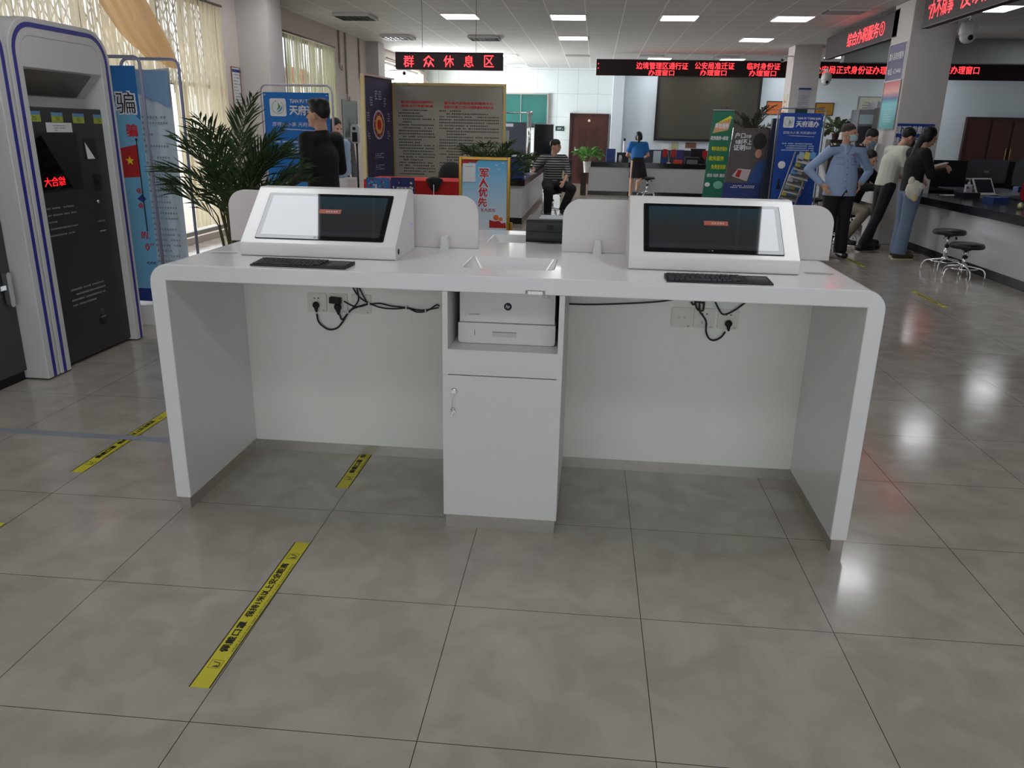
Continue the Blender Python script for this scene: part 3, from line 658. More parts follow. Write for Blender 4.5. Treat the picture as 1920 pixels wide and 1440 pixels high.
def k1(g):
    xi=KX-.045; ya,yb=1.585+.095,2.52-.095
    # fascia with sloping hood recess
    part(MB().box(-3.5,KX-.003,ya-.002,yb+.002,1.77,1.945,KW),'fascia',g)
    part(MB().quad((xi-.10,ya,1.62),(xi-.10,yb,1.62),(KX-.003,yb,1.77),(KX-.003,ya,1.77),KW).quad((xi-.10,ya,1.56),(xi-.10,yb,1.56),(xi-.10,yb,1.62),(xi-.10,ya,1.62),KW),'hood',g)
    hd=mat('hood_lamp_cover',(104,98,92),.35); n=Vector((.15,0,.12)); 
    q=rrect(ya+.03,yb-.09,.02,.95,.05,4,(0,0,1,1))
    part(MB().poly([(xi-.095+.142*t/1.0+.002,y,1.62+.15*t-.002) for y,t in rrect(ya+.02,yb-.11,.05,.93,.04,5)],hd),'lamp_cover',g,'brown-grey translucent lamp cover')
    # dark front
    part(MB().box(-3.5,xi,ya-.0,yb,.02,1.56,KDK),'front_panel',g,bevel=.004)
    a=X_(64,252); b=X_(160,355)
    nk=MB().box(xi,xi+.002,1.70,2.13,1.075,1.42,BLACK).quad((xi+.003,1.715,1.37),(xi+.003,1.80,1.40),(xi+.003,2.02,1.09),(xi+.003,1.715,1.09),KSM)
    part(nk,'screen',g)
    m=MB().text('综合大',(xi+.004,1.86,1.135),(0,-1,0),(0,0,1),mat('painted_led_reflection',(255,30,40),emit=1.6),h=.055,wd=.19,off=0); m.v=[Vector((v.x,v.y,v.z)) for v in m.v]  # sign reflection painted on as glowing mirrored characters
    part(m,'painted_reflection',g,'painted mirror image of the red sign on the dark screen')
    SK=mat('sticker_green',(158,166,60),.5); SB=mat('sticker_sky',(92,140,180),.5); SG=[(1.672,1.725),(1.81,1.87),(1.99,2.055),(2.19,2.265)]
    for (px0,px1,py0,py1),lab in zip(((51,75,208,228),(96,117,211,229),(136,157,213,231),(175,193,215,232)),('first','second','third','fourth')):
        A=X_(px0,(py0+py1)/2); B=X_(px1,(py0+py1)/2); Z1=X_((px0+px1)/2,py0).z; Z0=X_((px0+px1)/2,py1).z
        part(MB().box(xi,xi+.002,A.y,B.y,Z0,Z1,SK).box(xi+.002,xi+.0025,A.y,B.y,Z1-.02,Z1,SB).lines((xi+.003,(A.y+B.y)/2,Z0+.02),(0,1,0),(0,0,1),TXK,.04,.022,3,.5,5,off=0),'sticker',g,lab+' landscape sticker, blue sky over yellow-green field')
    A=X_(86,240);B=X_(134,240)
    m=MB().box(xi+.002,xi+.004,A.y,B.y,X_(110,248).z,X_(110,230).z,mat('paper_note',(218,216,216),.8)).lines((xi+.0045,(A.y+B.y)/2,X_(110,240).z),(0,1,0),(0,0,1),GREYTX,.12,.04,3,.5,9,off=0); part(m,'paper_note',g,'white paper note taped above the screen')
    part(MB().box(xi,xi+.002,2.19,2.32,1.25,1.38,BLACK).poly([(xi+.003,2.20,1.36),(xi+.003,2.29,1.255),(xi+.003,2.21,1.255)],TXW),'side_window',g)
    part(MB().box(xi,xi+.006,2.25,2.31,1.055,1.16,BLACK).ell((xi+.008,2.28,1.11),(.006,.02,.02),BLK2),'intercom',g)
    part(MB().lathe([(.012,0),(.012,.004),(.0001,.006)],(xi,2.26,.985),CHROME,10,(1,0,0)),'key_lock',g)
    part(MB().box(xi,xi+.002,2.22,2.31,.80,.81,BLACK).box(xi,xi+.003,2.235,2.295,.79,.80,TXG).lines((xi+.002,2.265,.86),(0,1,0),(0,0,1),TXG,.10,.018,1,.7,4,off=0),'card_slot',g)
    m=MB().lines((xi+.001,1.87,.90),(0,1,0),(0,0,1),TXG,.30,.20,5,.26,11,off=.0006,cell=.013); m.lines((xi+.001,2.03,.42),(0,1,0),(0,0,1),TXG,.36,.13,4,.4,12,off=.0006,cell=.013); part(m,'printed_text',g)
    part(MB().lathe([(.0001,.001),(.055,.001),(.055,0)],(xi,2.14,.24),mat('badge_dark',(32,32,33),.5),24,(1,0,0)).lines((xi+.002,2.14,.24),(0,1,0),(0,0,1),TXG,.06,.014,1,.7,4,off=0),'round_badge',g)
kiosk(1.585,2.52,'tall self-service kiosk with dark front, four landscape stickers and painted red text reflection',k1)
def k0(g):
    xi=-3.02
    part(MB().box(-3.5,xi,.75,1.47,.06,1.6,mat('cabinet_dark_grey',(62,63,62),.4,var=.05)),'front_panel',g,bevel=.003)
    part(MB().box(-3.5,xi-.02,.75,1.47,0,.06,BLK2),'base',g); part(MB().box(-3.5,-2.95,.74,1.48,1.6,1.94,KW),'fascia',g)
    h=MB(); h.box(xi,xi+.012,1.36,1.46,.555,.585,CHROME); h.prism([(xi+.012,y,z) for y,z in rrect(1.385,1.42,.46,.66,.016,4)],(.03,0,0),CHROME); h.box(xi+.01,xi+.03,1.42,1.435,.47,.60,BLK2); part(h,'handle',g,'steel lever handle',bevel=.003)
kiosk(.62,1.573,'dark grey kiosk cabinet with steel handle cut off by the left photo edge',k0)
# ---------------------------------------------------------------- banners beside the kiosks
PIPE=mat('banner_pipe',(150,152,176),.35,.3)
def frame_pipe(p0,p1,top,r=.045,rad=.012,mt=None):
    """inverted-U pipe between two floor points"""
    p0=Vector(p0);p1=Vector(p1);d=(p1-p0);L=d.length;d/=L
    pts=[p0,p0+ZU*(top-r)]+[p0+d*(r-r*math.cos(a))+ZU*(top-r+r*math.sin(a)) for a in [PI/2*k/6 for k in range(1,7)]]
    pts+=[p1-d*(r-r*math.cos(a))+ZU*(top-r+r*math.sin(a)) for a in [PI/2-PI/2*k/6 for k in range(0,6)]]+[p1+ZU*(top-r),p1]
    return MB().tube(pts,rad,mt or PIPE,8)
BL1=mat('banner_sky_blue',(112,176,214),.55,var=.04,scale=3); BL2=mat('banner_deep_blue',(34,110,180),.55); NAVY=mat('banner_navy',(22,50,130),.5); FLAGR=mat('flag_red',(176,28,32),.5); STARY=mat('star_yellow',(240,214,40),.5)
def star(m,c,right,up,r,mt,off=.001):
    c=Vector(c);R_=Vector(right).normalized();U_=Vector(up).normalized();n=R_.cross(U_); pts=[]
    for k in range(10):
        a=PI/2+PI*k/5; q=r if k%2==0 else r*.4; pts.append(c+n*off+R_*(q*math.cos(a))+U_*(q*math.sin(a)))
    m.add([c+n*off]+pts,[(0,1+k,1+(k+1)%10) for k in range(10)],mt); return m
g=thing('fraud_warning_banner','sky-blue anti-fraud banner with red flag in a pipe frame behind the kiosk','banner',(-3.35,3.02,0))
yb=3.0; xa,xb=-3.62,-3.0
part(MB().box(xa,xb,yb,yb+.004,.16,1.87,BL1).poly([(xa,yb-.001,1.87),(xb,yb-.001,1.87),(xb,yb-.001,1.50),(xb-.14,yb-.001,1.62),(xa,yb-.001,1.66)][::-1],BL2).box(xa,xb,yb-.001,yb,.16,.26,NAVY),'banner_cloth',g)
m=MB().text('骗',(-3.10,yb,1.62),XR,ZU,TXW,h=.155,bold=.05,off=.002).text('骗',(-3.10,yb,1.62),XR,ZU,TXK,h=.145,bold=.0,off=.0055)
m.text('骗',(-3.078,yb,1.43),XR,ZU,TXR,h=.085,bold=.03,off=.002).text('的,',(-3.07,yb,.67),XR,ZU,TXR,h=.06,off=.002).text('0”',(-3.05,yb,.58),XR,ZU,TXR,h=.06,off=.002).text('<<<',(-3.05,yb,.46),XR,ZU,TXK,h=.022,off=.002)
for z,t in((1.00,'@'),(.89,'@')): m.text(t,(-3.08,yb,z),XR,ZU,TXR,h=.045,off=.002)
m.poly([(-3.10,yb-.002,.94),(-3.06,yb-.002,.975),(-3.03,yb-.002,.94),(-3.06,yb-.002,.915)],NAVY)
part(m,'banner_lettering',g)
m=MB().poly([(-3.20,yb-.002,1.30),(-3.055,yb-.002,1.33),(-3.055,yb-.002,1.10),(-3.20,yb-.002,1.09)][::-1],FLAGR); star(m,(-3.12,yb,1.215),XR,ZU,.035,STARY,.004); m.tube([(-3.052,yb-.003,1.36),(-3.052,yb-.003,.70)],.004,TXK,5).ell((-3.052,yb-.003,1.365),(.01,.004,.01),TXK); part(m,'printed_flag',g)
part(frame_pipe((xa-.03,yb+.01,0),(xb+.035,yb+.01,0),1.93),'pipe_frame',g); part(MB().prism([(xa-.03,y,z) for y,z in((yb-.12,0),(yb+.14,0),(yb+.12,.14),(yb-.08,.14))],(xb-xa+.08,0,0),WHITE2),'base',g)
CLEAR=mat('banner_cloth_grey',(212,213,216),.7,var=.03,scale=3)
g=thing('notice_banner','pale grey text banner in a rounded pipe frame beside the sky-blue banner','banner',(-3.05,3.55,0))
yb=3.45; xa,xb=-3.35,-2.99
q=.0
vs=[];fs=[]
for i in range(17):
    x=xa+(xb-xa)*i/16; yy=yb+.012*math.sin(i*.9)+.006*math.sin(i*2.3)
    vs+=[(x,yy,.12),(x,yy,1.89-.015*math.sin(PI*i/16))]
for i in range(16): fs.append((2*i,2*i+2,2*i+3,2*i+1))
m=MB().add(vs,fs,CLEAR,True); part(m,'banner_cloth',g)
m=MB().poly([(xa+.0,yb-.02,1.87),(xb,yb-.02,1.87),(xb,yb-.02,1.60),(xa+.1,yb-.02,1.70),(xa,yb-.02,1.72)][::-1],mat('banner_pale_sky',(136,164,196),.6)); part(m,'printed_header',g)
part(MB().lines(((xa+xb)/2,yb-.018,.90),XR,ZU,mat('faint_print',(150,150,156),.7),(xb-xa)*.8,1.3,30,.42,21,cell=.022),'printed_text',g)
p=AZ(352,480,.47)
part(frame_pipe((xa-.05,yb+.05,0),(-2.93,yb+.05,0),1.955,.06),'pipe_frame',g); part(MB().box(xa-.07,-2.91,yb-.13,yb+.17,0,.03,WHITE2),'base',g)
# notices on the wall
def flat_notice(name,label,cat,rect,plane,mt,extra,fr=None,th=.008,fw=.012):
    """rect = a0,a1,z0,z1 ; plane=('x+',v) faces +x, ('x-',v) faces -x or ('y-',v) faces -y"""
    a0,a1,z0,z1=rect; k,v=plane
    if k=='y-': P=lambda a,d,z:(a,v-d,z); ri,up=XR,ZU
    elif k=='x+': P=lambda a,d,z:(v+d,a,z); ri,up=YR,ZU
    else: P=lambda a,d,z:(v-d,a,z); ri,up=-YR,ZU
    g=thing(name,label,cat,P((a0+a1)/2,0,z0)) 
    def bx(m,b0,b1,d0,d1,y0,y1,mm):
        A=P(b0,d0,y0);B=P(b1,d1,y1); return m.box(min(A[0],B[0]),max(A[0],B[0]),min(A[1],B[1]),max(A[1],B[1]),y0,y1,mm)
    part(bx(MB(),a0,a1,.001,th,z0,z1,mt),'sheet',g)
    if fr:
        m=MB()
        for q in((a0-fw,a0,z0-fw,z1+fw),(a1,a1+fw,z0-fw,z1+fw),(a0,a1,z0-fw,z0),(a0,a1,z1,z1+fw)): bx(m,q[0],q[1],.001,th+.008,q[2],q[3],fr)
        part(m,'frame',g)
    m=MB(); extra(m,lambda a,z:Vector(P(a,th,z)),ri,up)
    if m.v: part(m,'print',g)
    return g
PAPER=mat('paper_white',(222,222,224),.75); WOODL=mat('frame_light_wood',(150,112,80),.5)
def e(m,P,ri,up):
    c=P(8.84,1.98); m.lines(c,ri,up,GREYTX,.30,.42,10,.4,31); 
    m.add([P(8.65,2.24)+Vector((.002,0,0)),P(9.03,2.24)+Vector((.002,0,0)),P(9.03,2.20)+Vector((.002,0,0)),P(8.65,2.20)+Vector((.002,0,0))],[(3,2,1,0)],NAVY)
    m.add([P(8.65,1.74)+Vector((.002,0,0)),P(9.03,1.74)+Vector((.002,0,0)),P(9.03,1.72)+Vector((.002,0,0)),P(8.65,1.72)+Vector((.002,0,0))],[(3,2,1,0)],FLAGR)
flat_notice('wall_notice','framed notice with blue top and red line on the wall left of the near column','notice',(8.65,9.03-.12,1.71,2.26),('x+',XL),PAPER,e,WOODL)
def e(m,P,ri,up):
    GR=mat('picture_tree_green',(104,118,96),.7)
    for k in range(9): m.poly([P(13.8+.08*k,1.3),P(13.86+.08*k,1.3),P(13.9+.06*k+.05*math.sin(k),1.75+.08*math.sin(k*2))],GR)
flat_notice('framed_picture','grey framed landscape picture on the left wall behind the water dispenser','picture',(13.7,14.65,1.25,1.98),('x+',XL),mat('picture_grey',(110,120,118),.4),e,mat('frame_grey',(120,122,118),.4),fw=.05)
# ---------------------------------------------------------------- blue service banner (left) and its twin by the far column
TFB=mat('service_banner_blue',(18,112,196),.5,var=.06,scale=2); TFD=mat('service_banner_royal',(24,70,158),.5,var=.06,scale=2); GRN=mat('logo_green',(60,160,80),.5); LBL=mat('logo_blue',(40,140,190),.5)
def service_banner(label,x0,x1,z0,z1,y,mt,rz=0,extra=None,pm=None):
    g=thing('service_banner',label,'banner',((x0+x1)/2,y,0),rz); W=x1-x0; w2=W/2; Ht=z1-z0
    part(MB().box(-w2,w2,0,.004,z0,z1,mt).box(-w2+.001,w2-.001,-.0005,0,z0,z0+Ht*.38,mat('banner_cloth_lighter_blue',(52,138,208),.5) if mt is TFB else mt),'banner_cloth',g,world=False)
    m=MB(); s=W
    cx,cz=-w2+.22*s,z1-.21*s; a=.125*s
    m.add([(x,-.003,z) for x,z in rrect(cx-a,cx+a,cz-a,cz+a,a*.25,4)],[tuple(range(20))],TXW)
    m.v=m.v[:]
    rg=[]; 
    for k in range(28):
        t=2*PI*k/28; rg+= [(cx+a*.74*math.cos(t),-.005,cz+a*.74*math.sin(t)),(cx+a*.69*math.cos(t),-.005,cz+a*.69*math.sin(t))]
    m.add(rg,[(2*k,2*((k+1)%28),2*((k+1)%28)+1,2*k+1) for k in range(28) if not 3<k<8],GRN)
    def swoosh(pts,mm): m.poly([(cx+a*u,-.006,cz+a*v) for u,v in pts],mm)
    swoosh([(-.02,.62),(.1,.42),(.28,.2),(.3,-.02),(.12,-.2),(-.2,-.3),(.02,-.02),(.05,.25)],GRN)
    swoosh([(.5,.22),(.52,-.1),(.3,-.4),(0,-.55),(-.1,-.6),(-.02,-.42),(.18,-.3),(.38,-.05)],LBL)
    t0=cx+a+.04*s; tx=t0+.27*s
    m.text('TIAN FU TONG BAN',(tx+.02*s,-.002,cz+.09*s),XR,ZU,TXW,wd=.54*s,h=.05*s,bold=.03)
    m.text('天府通办',(tx+.0*s,-.002,cz-.035*s),XR,ZU,TXW,wd=.52*s,h=.135*s,bold=.035)
    m.text('百姓大小事 天府通办好',(.0,-.002,cz-.235*s),XR,ZU,TXW,wd=.76*s,h=.06*s,bold=.0,shear=.15)
    m.add([(-w2+.2*s,-.002,cz-.305*s),(w2-.15*s,-.002,cz-.325*s),(w2-.15*s,-.002,cz-.318*s),(-w2+.35*s,-.002,cz-.300*s)],[(0,1,2,3)],TXW)
    m.lines((0,-.002,cz-.56*s),XR,ZU,mat('soft_white_print',(190,210,232),.6),.76*s,.2*s,4,.6,17,cell=.027*s)
    m.text('全省政务服务',(-.02*s,-.002,cz-.85*s),XR,ZU,TXW,wd=.3*s,h=.03*s,bold=0) if mt is TFB else None
    part(m,'banner_lettering',g,world=False)
    if extra: extra(g,w2,s,cz)
    fp=frame_pipe((-w2-.028,.01,0),(w2+.028,.01,0),z1+.065,.06,.011,pm or mat('pipe_pale',(196,190,204),.35,.2)); part(fp,'pipe_frame',g,world=False)
    part(MB().box(-w2-.05,w2+.05,-.15,.17,0,.03,WHITE2),'base',g,world=False)
    for sx in(-1,1): part(MB().lathe([(.008,0),(.008,.004),(.0001,.006)],(sx*(w2-.02),0,z1-.025),CHROME,8,(0,-1,0)),'eyelet',g,world=False)
service_banner('bright blue service banner in a white pipe frame left of the man in black',-2.895,-2.245,.55,1.79,5.0,TFB)
def ex(g,w2,s,cz):
    m=MB().ell((-w2+.17*s,-.004,cz-.98*s),(.09*s,.002,.09*s),TXW); m.add([(w2-.5*s,-.003,cz-1.02*s),(w2-.24*s,-.003,cz-1.02*s),(w2-.24*s,-.003,cz-.74*s),(w2-.5*s,-.003,cz-.74*s)],[(0,1,2,3)],mat('poster_light_panel',(180,200,220),.6))
    m.poly([(-w2+.1*s,-.004,cz-1.55*s),(-w2+.2*s,-.004,cz-1.55*s),(-w2+.17*s,-.004,cz-1.3*s),(-w2+.13*s,-.004,cz-1.3*s)],TXK)
    part(m,'banner_graphics',g,world=False)
service_banner('royal blue service banner in front of the far column, brochure rack before it',3.09,3.735,.35,1.83,10.3,TFD,extra=ex,pm=mat('pipe_grey',(130,136,150),.3,.4))
# ---------------------------------------------------------------- people
SKIN=mat('skin',(196,152,128),.55,var=.04); HAIR=mat('hair_black',(20,17,16),.55,var=.3,scale=90)
EYEM=mat('eye_dark',(24,18,16),.3); LIPM=mat('lip',(160,96,88),.5)
def remesh(mb,name,parent,vox,mt,smooth=4,label=None):
    ob=mb.build('tmp'); 
    m=ob.modifiers.new('r','REMESH'); m.mode='VOXEL'; m.voxel_size=vox; m.use_smooth_shade=True
    s=ob.modifiers.new('s','SMOOTH'); s.factor=.5; s.iterations=smooth
    me=bpy.data.meshes.new_from_object(ob.evaluated_get(bpy.context.evaluated_depsgraph_get()))
    old=ob.data; bpy.data.objects.remove(ob); bpy.data.meshes.remove(old)
    me.name=name; me.materials.clear(); me.materials.append(mt); me.polygons.foreach_set('material_index',[0]*len(me.polygons)); me.polygons.foreach_set('use_smooth',[True]*len(me.polygons))
    o=bpy.data.objects.new(name,me); C.objects.link(o); o.parent=parent; ROOT[o.name]=ROOT[parent.name]
    if label:o['label']=label
    return o
D0=dict(pel=(0,0,.93),che=(0,0,1.24),nk=(0,.01,1.43),hd=(0,-.02,1.59),shL=(.185,0,1.385),shR=(-.185,0,1.385),elL=(.235,.02,1.10),elR=(-.235,.02,1.10),
 wrL=(.25,-.05,.86),wrR=(-.25,-.05,.86),haL=None,haR=None,hiL=(.09,0,.9),hiR=(-.09,0,.9),knL=(.10,-.01,.48),knR=(-.10,-.01,.48),anL=(.105,.03,.08),anR=(-.105,.03,.08),
 toL=None,toR=None,look=(0,-1,0),hup=(0,0,1))
BM=MB().mats
def figure(name,label,loc,rz,pose,fit,s=1.0):
    p={k:(Vector(v) if v is not None else None) for k,v in {**D0,**pose}.items()}
    g=thing(name,label,'person',loc,rz); g.scale=(s,s,s)
    A=BLACK
    wide=(p['shL']-p['shR']).normalized(); hw=(p['hiL']-p['hiR']).normalized()
    lk=p['look'].normalized(); up=p['hup']; rt=lk.cross(up).normalized(); up=rt.cross(lk).normalized(); HR=Matrix((rt,-lk,up)).transposed()   # local x=right, y=back, z=up
    hd=p['hd']; B=MB()
    B.ell(hd+HR@Vector((0,.012,.025)),(.074,.092,.095),A,HR); B.ell(hd+HR@Vector((0,-.028,-.035)),(.058,.062,.072),A,HR); B.ell(hd+HR@Vector((0,-.045,-.082)),(.034,.036,.026),A,HR)
    B.cap(hd+HR@Vector((0,-.088,.01)),hd+HR@Vector((0,-.105,-.022)),.008,.014,A); B.ell(hd+HR@Vector((0,-.082,-.055)),(.022,.014,.012),A,HR)
    for q in(-1,1): B.ell(hd+HR@Vector((q*.077,.012,-.008)),(.010,.02,.032),A,HR); B.ell(hd+HR@Vector((q*.03,-.075,.022)),(.022,.014,.008),A,HR)
    B.cap(p['nk'],hd+HR@Vector((0,.02,-.05)),.056,.052,A)
    B.cap(p['pel'],p['che'],.135,.145,A,hw,.7); B.cap(p['che'],p['nk'],.15,.06,A,wide,.62); B.cap(p['shL'],p['shR'],.055,.055,A)
    for S in 'LR':
        B.cap(p['sh'+S],p['el'+S],.047,.038,A); B.cap(p['el'+S],p['wr'+S],.039,.026,A)
        B.cap(p['hi'+S],p['kn'+S],.082,.054,A); B.cap(p['kn'+S],p['an'+S],.054,.036,A)
        # hand: palm, four fingers, thumb
        w=p['wr'+S]; d=(p['ha'+S]-w).normalized() if p['ha'+S] is not None else (w-p['el'+S]).normalized()
        inn=(p['pel']-w); inn=(inn-d*inn.dot(d)); inn=inn.normalized() if inn.length>1e-4 else ortho(d)[0]
        side=d.cross(inn).normalized()            # across the palm
        if side.dot(Vector((0,-1,0)))<0: side=-side
        pc=w+d*.05; B.cap(w,w+d*.085,.030,.036,A,side,.42)
        for j,(o_,L) in enumerate(((.030,.066),(.010,.074),(-.010,.070),(-.029,.054))):
            b=w+d*.085+side*o_; m1=b+d*L*.5+inn*.006; m2=b+d*L*.92+inn*.026
            B.cap(b-d*.02,m1,.0095,.009,A,n=8); B.cap(m1,m2,.009,.0075,A,n=8)
        t0=w+d*.03+side*.026; t1=t0+side*.028+d*.026+inn*.012; B.cap(t0,t1,.012,.0105,A,n=8); B.cap(t1,t1+d*.03+inn*.012,.0105,.009,A,n=8)
        f=(p['to'+S]-p['an'+S]) if p['to'+S] is not None else Vector((0,-1,-.3)); f.normalize()
        B.cap(p['an'+S],p['an'+S]+f*.12,.034,.026,A)
    remesh(B,'body',g,.0085,SKIN,3)
    # eyes
    if fit.get('eyes',1):
        for q in(-1,1): e_=MB().ell(hd+HR@Vector((q*.030,-.086,.008)),(.013,.006,.006),EYEM,HR,8,6); part(e_,'eye',g,world=False)
        part(MB().ell(hd+HR@Vector((0,-.094,-.056)),(.02,.006,.005),LIPM,HR,8,6),'mouth',g,world=False)
    # hair
    hr=fit.get('hair','short'); h=MB(); c=hd+HR@Vector((0,.022,.045))
    if hr!='bald':
        h.ell(c,(.083,.095,.088),A,HR); h.ell(hd+HR@Vector((0,.052,.018)),(.070,.052,.06),A,HR)
        if hr=='thick': h.ell(hd+HR@Vector((0,-.02,.105)),(.06,.075,.04),A,HR); h.ell(hd+HR@Vector((0,.04,.10)),(.07,.07,.05),A,HR)
        if hr=='buzz': h=MB(); h.ell(hd+HR@Vector((0,.018,.048)),(.080,.094,.080),A,HR)
        if hr in('bob','tail','long'):
            h.ell(hd+HR@Vector((0,.05,-.01)),(.085,.06,.09),A,HR)
            for q in(-1,1): h.ell(hd+HR@Vector((q*.07,.03,-.01)),(.022,.055,.07),A,HR)
        if hr=='tail': h.cap(hd+HR@Vector((0,.10,-.02)),hd+HR@Vector((0,.12,-.2)),.038,.02,A); h.ell(hd+HR@Vector((0,.11,.0)),(.035,.03,.035),A,HR)
        if hr=='long': h.cap(hd+HR@Vector((0,.07,-.03)),Vector(fit['hairend']),.05,.028,A)
        remesh(h,'hair',g,.011,fit.get('hairm',HAIR),3)
    # trousers / skirt
    if 'pants' in fit:
        t=MB(); k=fit.get('pw',1); e=fit.get('flare',1)
        t.cap(p['pel']+(p['che']-p['pel']).normalized()*.02,(p['hiL']+p['hiR'])/2,.132,.150,A,hw,.74,flat0=True)
        for S in 'LR':
            t.cap(p['hi'+S],p['kn'+S],.098*k,.07*k,A); an=p['an'+S]; kn=p['kn'+S]; t.cap(kn,an+(an-kn).normalized()*.015,.07*k,.055*k*e,A,flat1=True)
        remesh(t,'trousers',g,.013,fit['pants'],4)
    if 'skirt' in fit:
        mt,z1=fit['skirt']; t=MB(); vs=[];n=40;rows=6; P0=p['pel']+Vector((0,0,.08))
        for i in range(rows+1):
            f=i/rows; z=P0.z+(z1-P0.z)*f; cx=P0.x+(((p['knL'].x+p['knR'].x)/2)-P0.x)*f; cy=P0.y+(((p['knL'].y+p['knR'].y)/2)-P0.y)*f
            for j in range(n):
                a=2*PI*j/n; r=.14+.07*f+.012*f*math.sin(a*9); vs.append((cx+r*1.05*math.cos(a),cy+r*.85*math.sin(a),z))
        t.add(vs,[(i*n+j,i*n+(j+1)%n,(i+1)*n+(j+1)%n,(i+1)*n+j) for i in range(rows) for j in range(n)],mt,True); part(t,'skirt',g,world=False)
    # top
    mt=fit['top']; t=MB(); k=fit.get('tw',1); hem=p['pel']+Vector((0,0,fit.get('hem',-.04)))
    bx=fit.get('boxy',1); t.cap(hem,p['pel'].lerp(p['che'],.45),.165*k*bx,.155*k*bx,A,hw,.74,flat0=True); t.cap(p['pel'].lerp(p['che'],.45),p['che'],.155*k*bx,.168*k,A,wide,.72)
    t.cap(p['che'],p['nk']-Vector((0,0,.035)),.168*k,.085,A,wide,.66); t.cap(p['shL'],p['shR'],.068*k,.068*k,A)
    sl=fit.get('sleeve','long')
    for S in 'LR':
        a,b,c_=p['sh'+S],p['el'+S],p['wr'+S]
        if sl=='long': t.cap(a,b,.070*k,.055*k,A); t.cap(b,c_.lerp(b,.06),.055*k,.042*k,A,flat1=True)
        elif sl=='half': t.cap(a,a.lerp(b,.72),.070*k,.062*k,A,flat1=True)
        elif sl=='elbow': t.cap(a,b,.070*k,.055*k,A); t.cap(b,b.lerp(c_,.35),.055*k,.052*k,A,flat1=True)
    if fit.get('collar',0): t.cap(p['nk']-Vector((0,0,.03)),p['nk']+Vector((0,-.005,.03)),.075,.066,A,flat1=True)
    top=remesh(t,fit.get('topname','shirt'),g,.012,mt,3)
    # shoes
    if 'shoes' in fit:
        for S in 'LR':
            sh=MB(); an=p['an'+S]; f=(p['to'+S]-an) if p['to'+S] is not None else Vector((0,-1,0)); 
            if abs(f.z)<.5*f.length: f.z=0
            f.normalize(); base=an-Vector((0,0,.035)) if abs(f.z)<.1 else an
            sh.cap(base-f*.035,base+f*.165,.045,.042,A,f.cross(ZU) if abs(f.z)<.9 else (1,0,0),.95); sh.cap(an+ZU*.02,base,.050,.046,A); sh.cap(an,base+f*.10,.048,.042,A)
            o=remesh(sh,'shoe',g,.011,fit['shoes'],3)
            if 'sole' in fit: part(MB().prism([tuple(base+f*u+f.cross(ZU).normalized()*v-Vector((0,0,.046))) for u,v in((-.075,-.032),(.13,-.042),(.195,-.02),(.195,.02),(.13,.042),(-.075,.032))],(0,0,.016),fit['sole']),'sole',o,world=False)
    return g,p,HR,wide
# officer in front, hands on hips
SHB=mat('uniform_shirt_blue',(150,172,206),.75,var=.04,scale=12); NVY=mat('trousers_black',(20,21,27),.8); SHO=mat('shoe_black',(16,15,15),.3)
MASK=mat('mask_pale_blue',(170,206,212),.7); BADGE=mat('epaulette_black',(22,22,26),.6); GOLDM=mat('insignia_gold',(205,196,160),.4,.5)
def mask(g,p,HR,mt=None):
    hd=p['hd']; m=MB(); vs=[];n=9
    for i in range(5):
        z=-.092+.075*i/4
        for j in range(n):
            a=-1.25+2.5*j/(n-1); r=.098-.012*abs(i-2)/2; vs.append(hd+HR@Vector((.074*math.sin(a)*1.02,-r*math.cos(a)*1.02-.012,z)))
    m.add(vs,[(i*n+j,i*n+j+1,(i+1)*n+j+1,(i+1)*n+j) for i in range(4) for j in range(n-1)],mt or MASK,True)
    for q in(-1,1):
        for z in(-.03,-.08): m.tube([hd+HR@Vector((q*.072,-.035,z)),hd+HR@Vector((q*.084,.015,.0))],.0016,TXW,4)
    part(m,'face_mask',g,world=False)
from mathutils.bvhtree import BVHTree
def topof(g): return [o for o in bpy.data.objects if o.parent==g and o.name.split('.')[0] in('uniform_shirt','jacket','tshirt','top','blouse','striped_shirt')][0]
def front(g,x,z,back=False):
    me=topof(g).data; t=BVHTree.FromPolygons([v.co for v in me.vertices],[tuple(q.vertices) for q in me.polygons])
    h=t.ray_cast(Vector((x,1.5 if back else -1.5,z)),Vector((0,-1 if back else 1,0))); return h[0].y if h[0] is not None else -.1
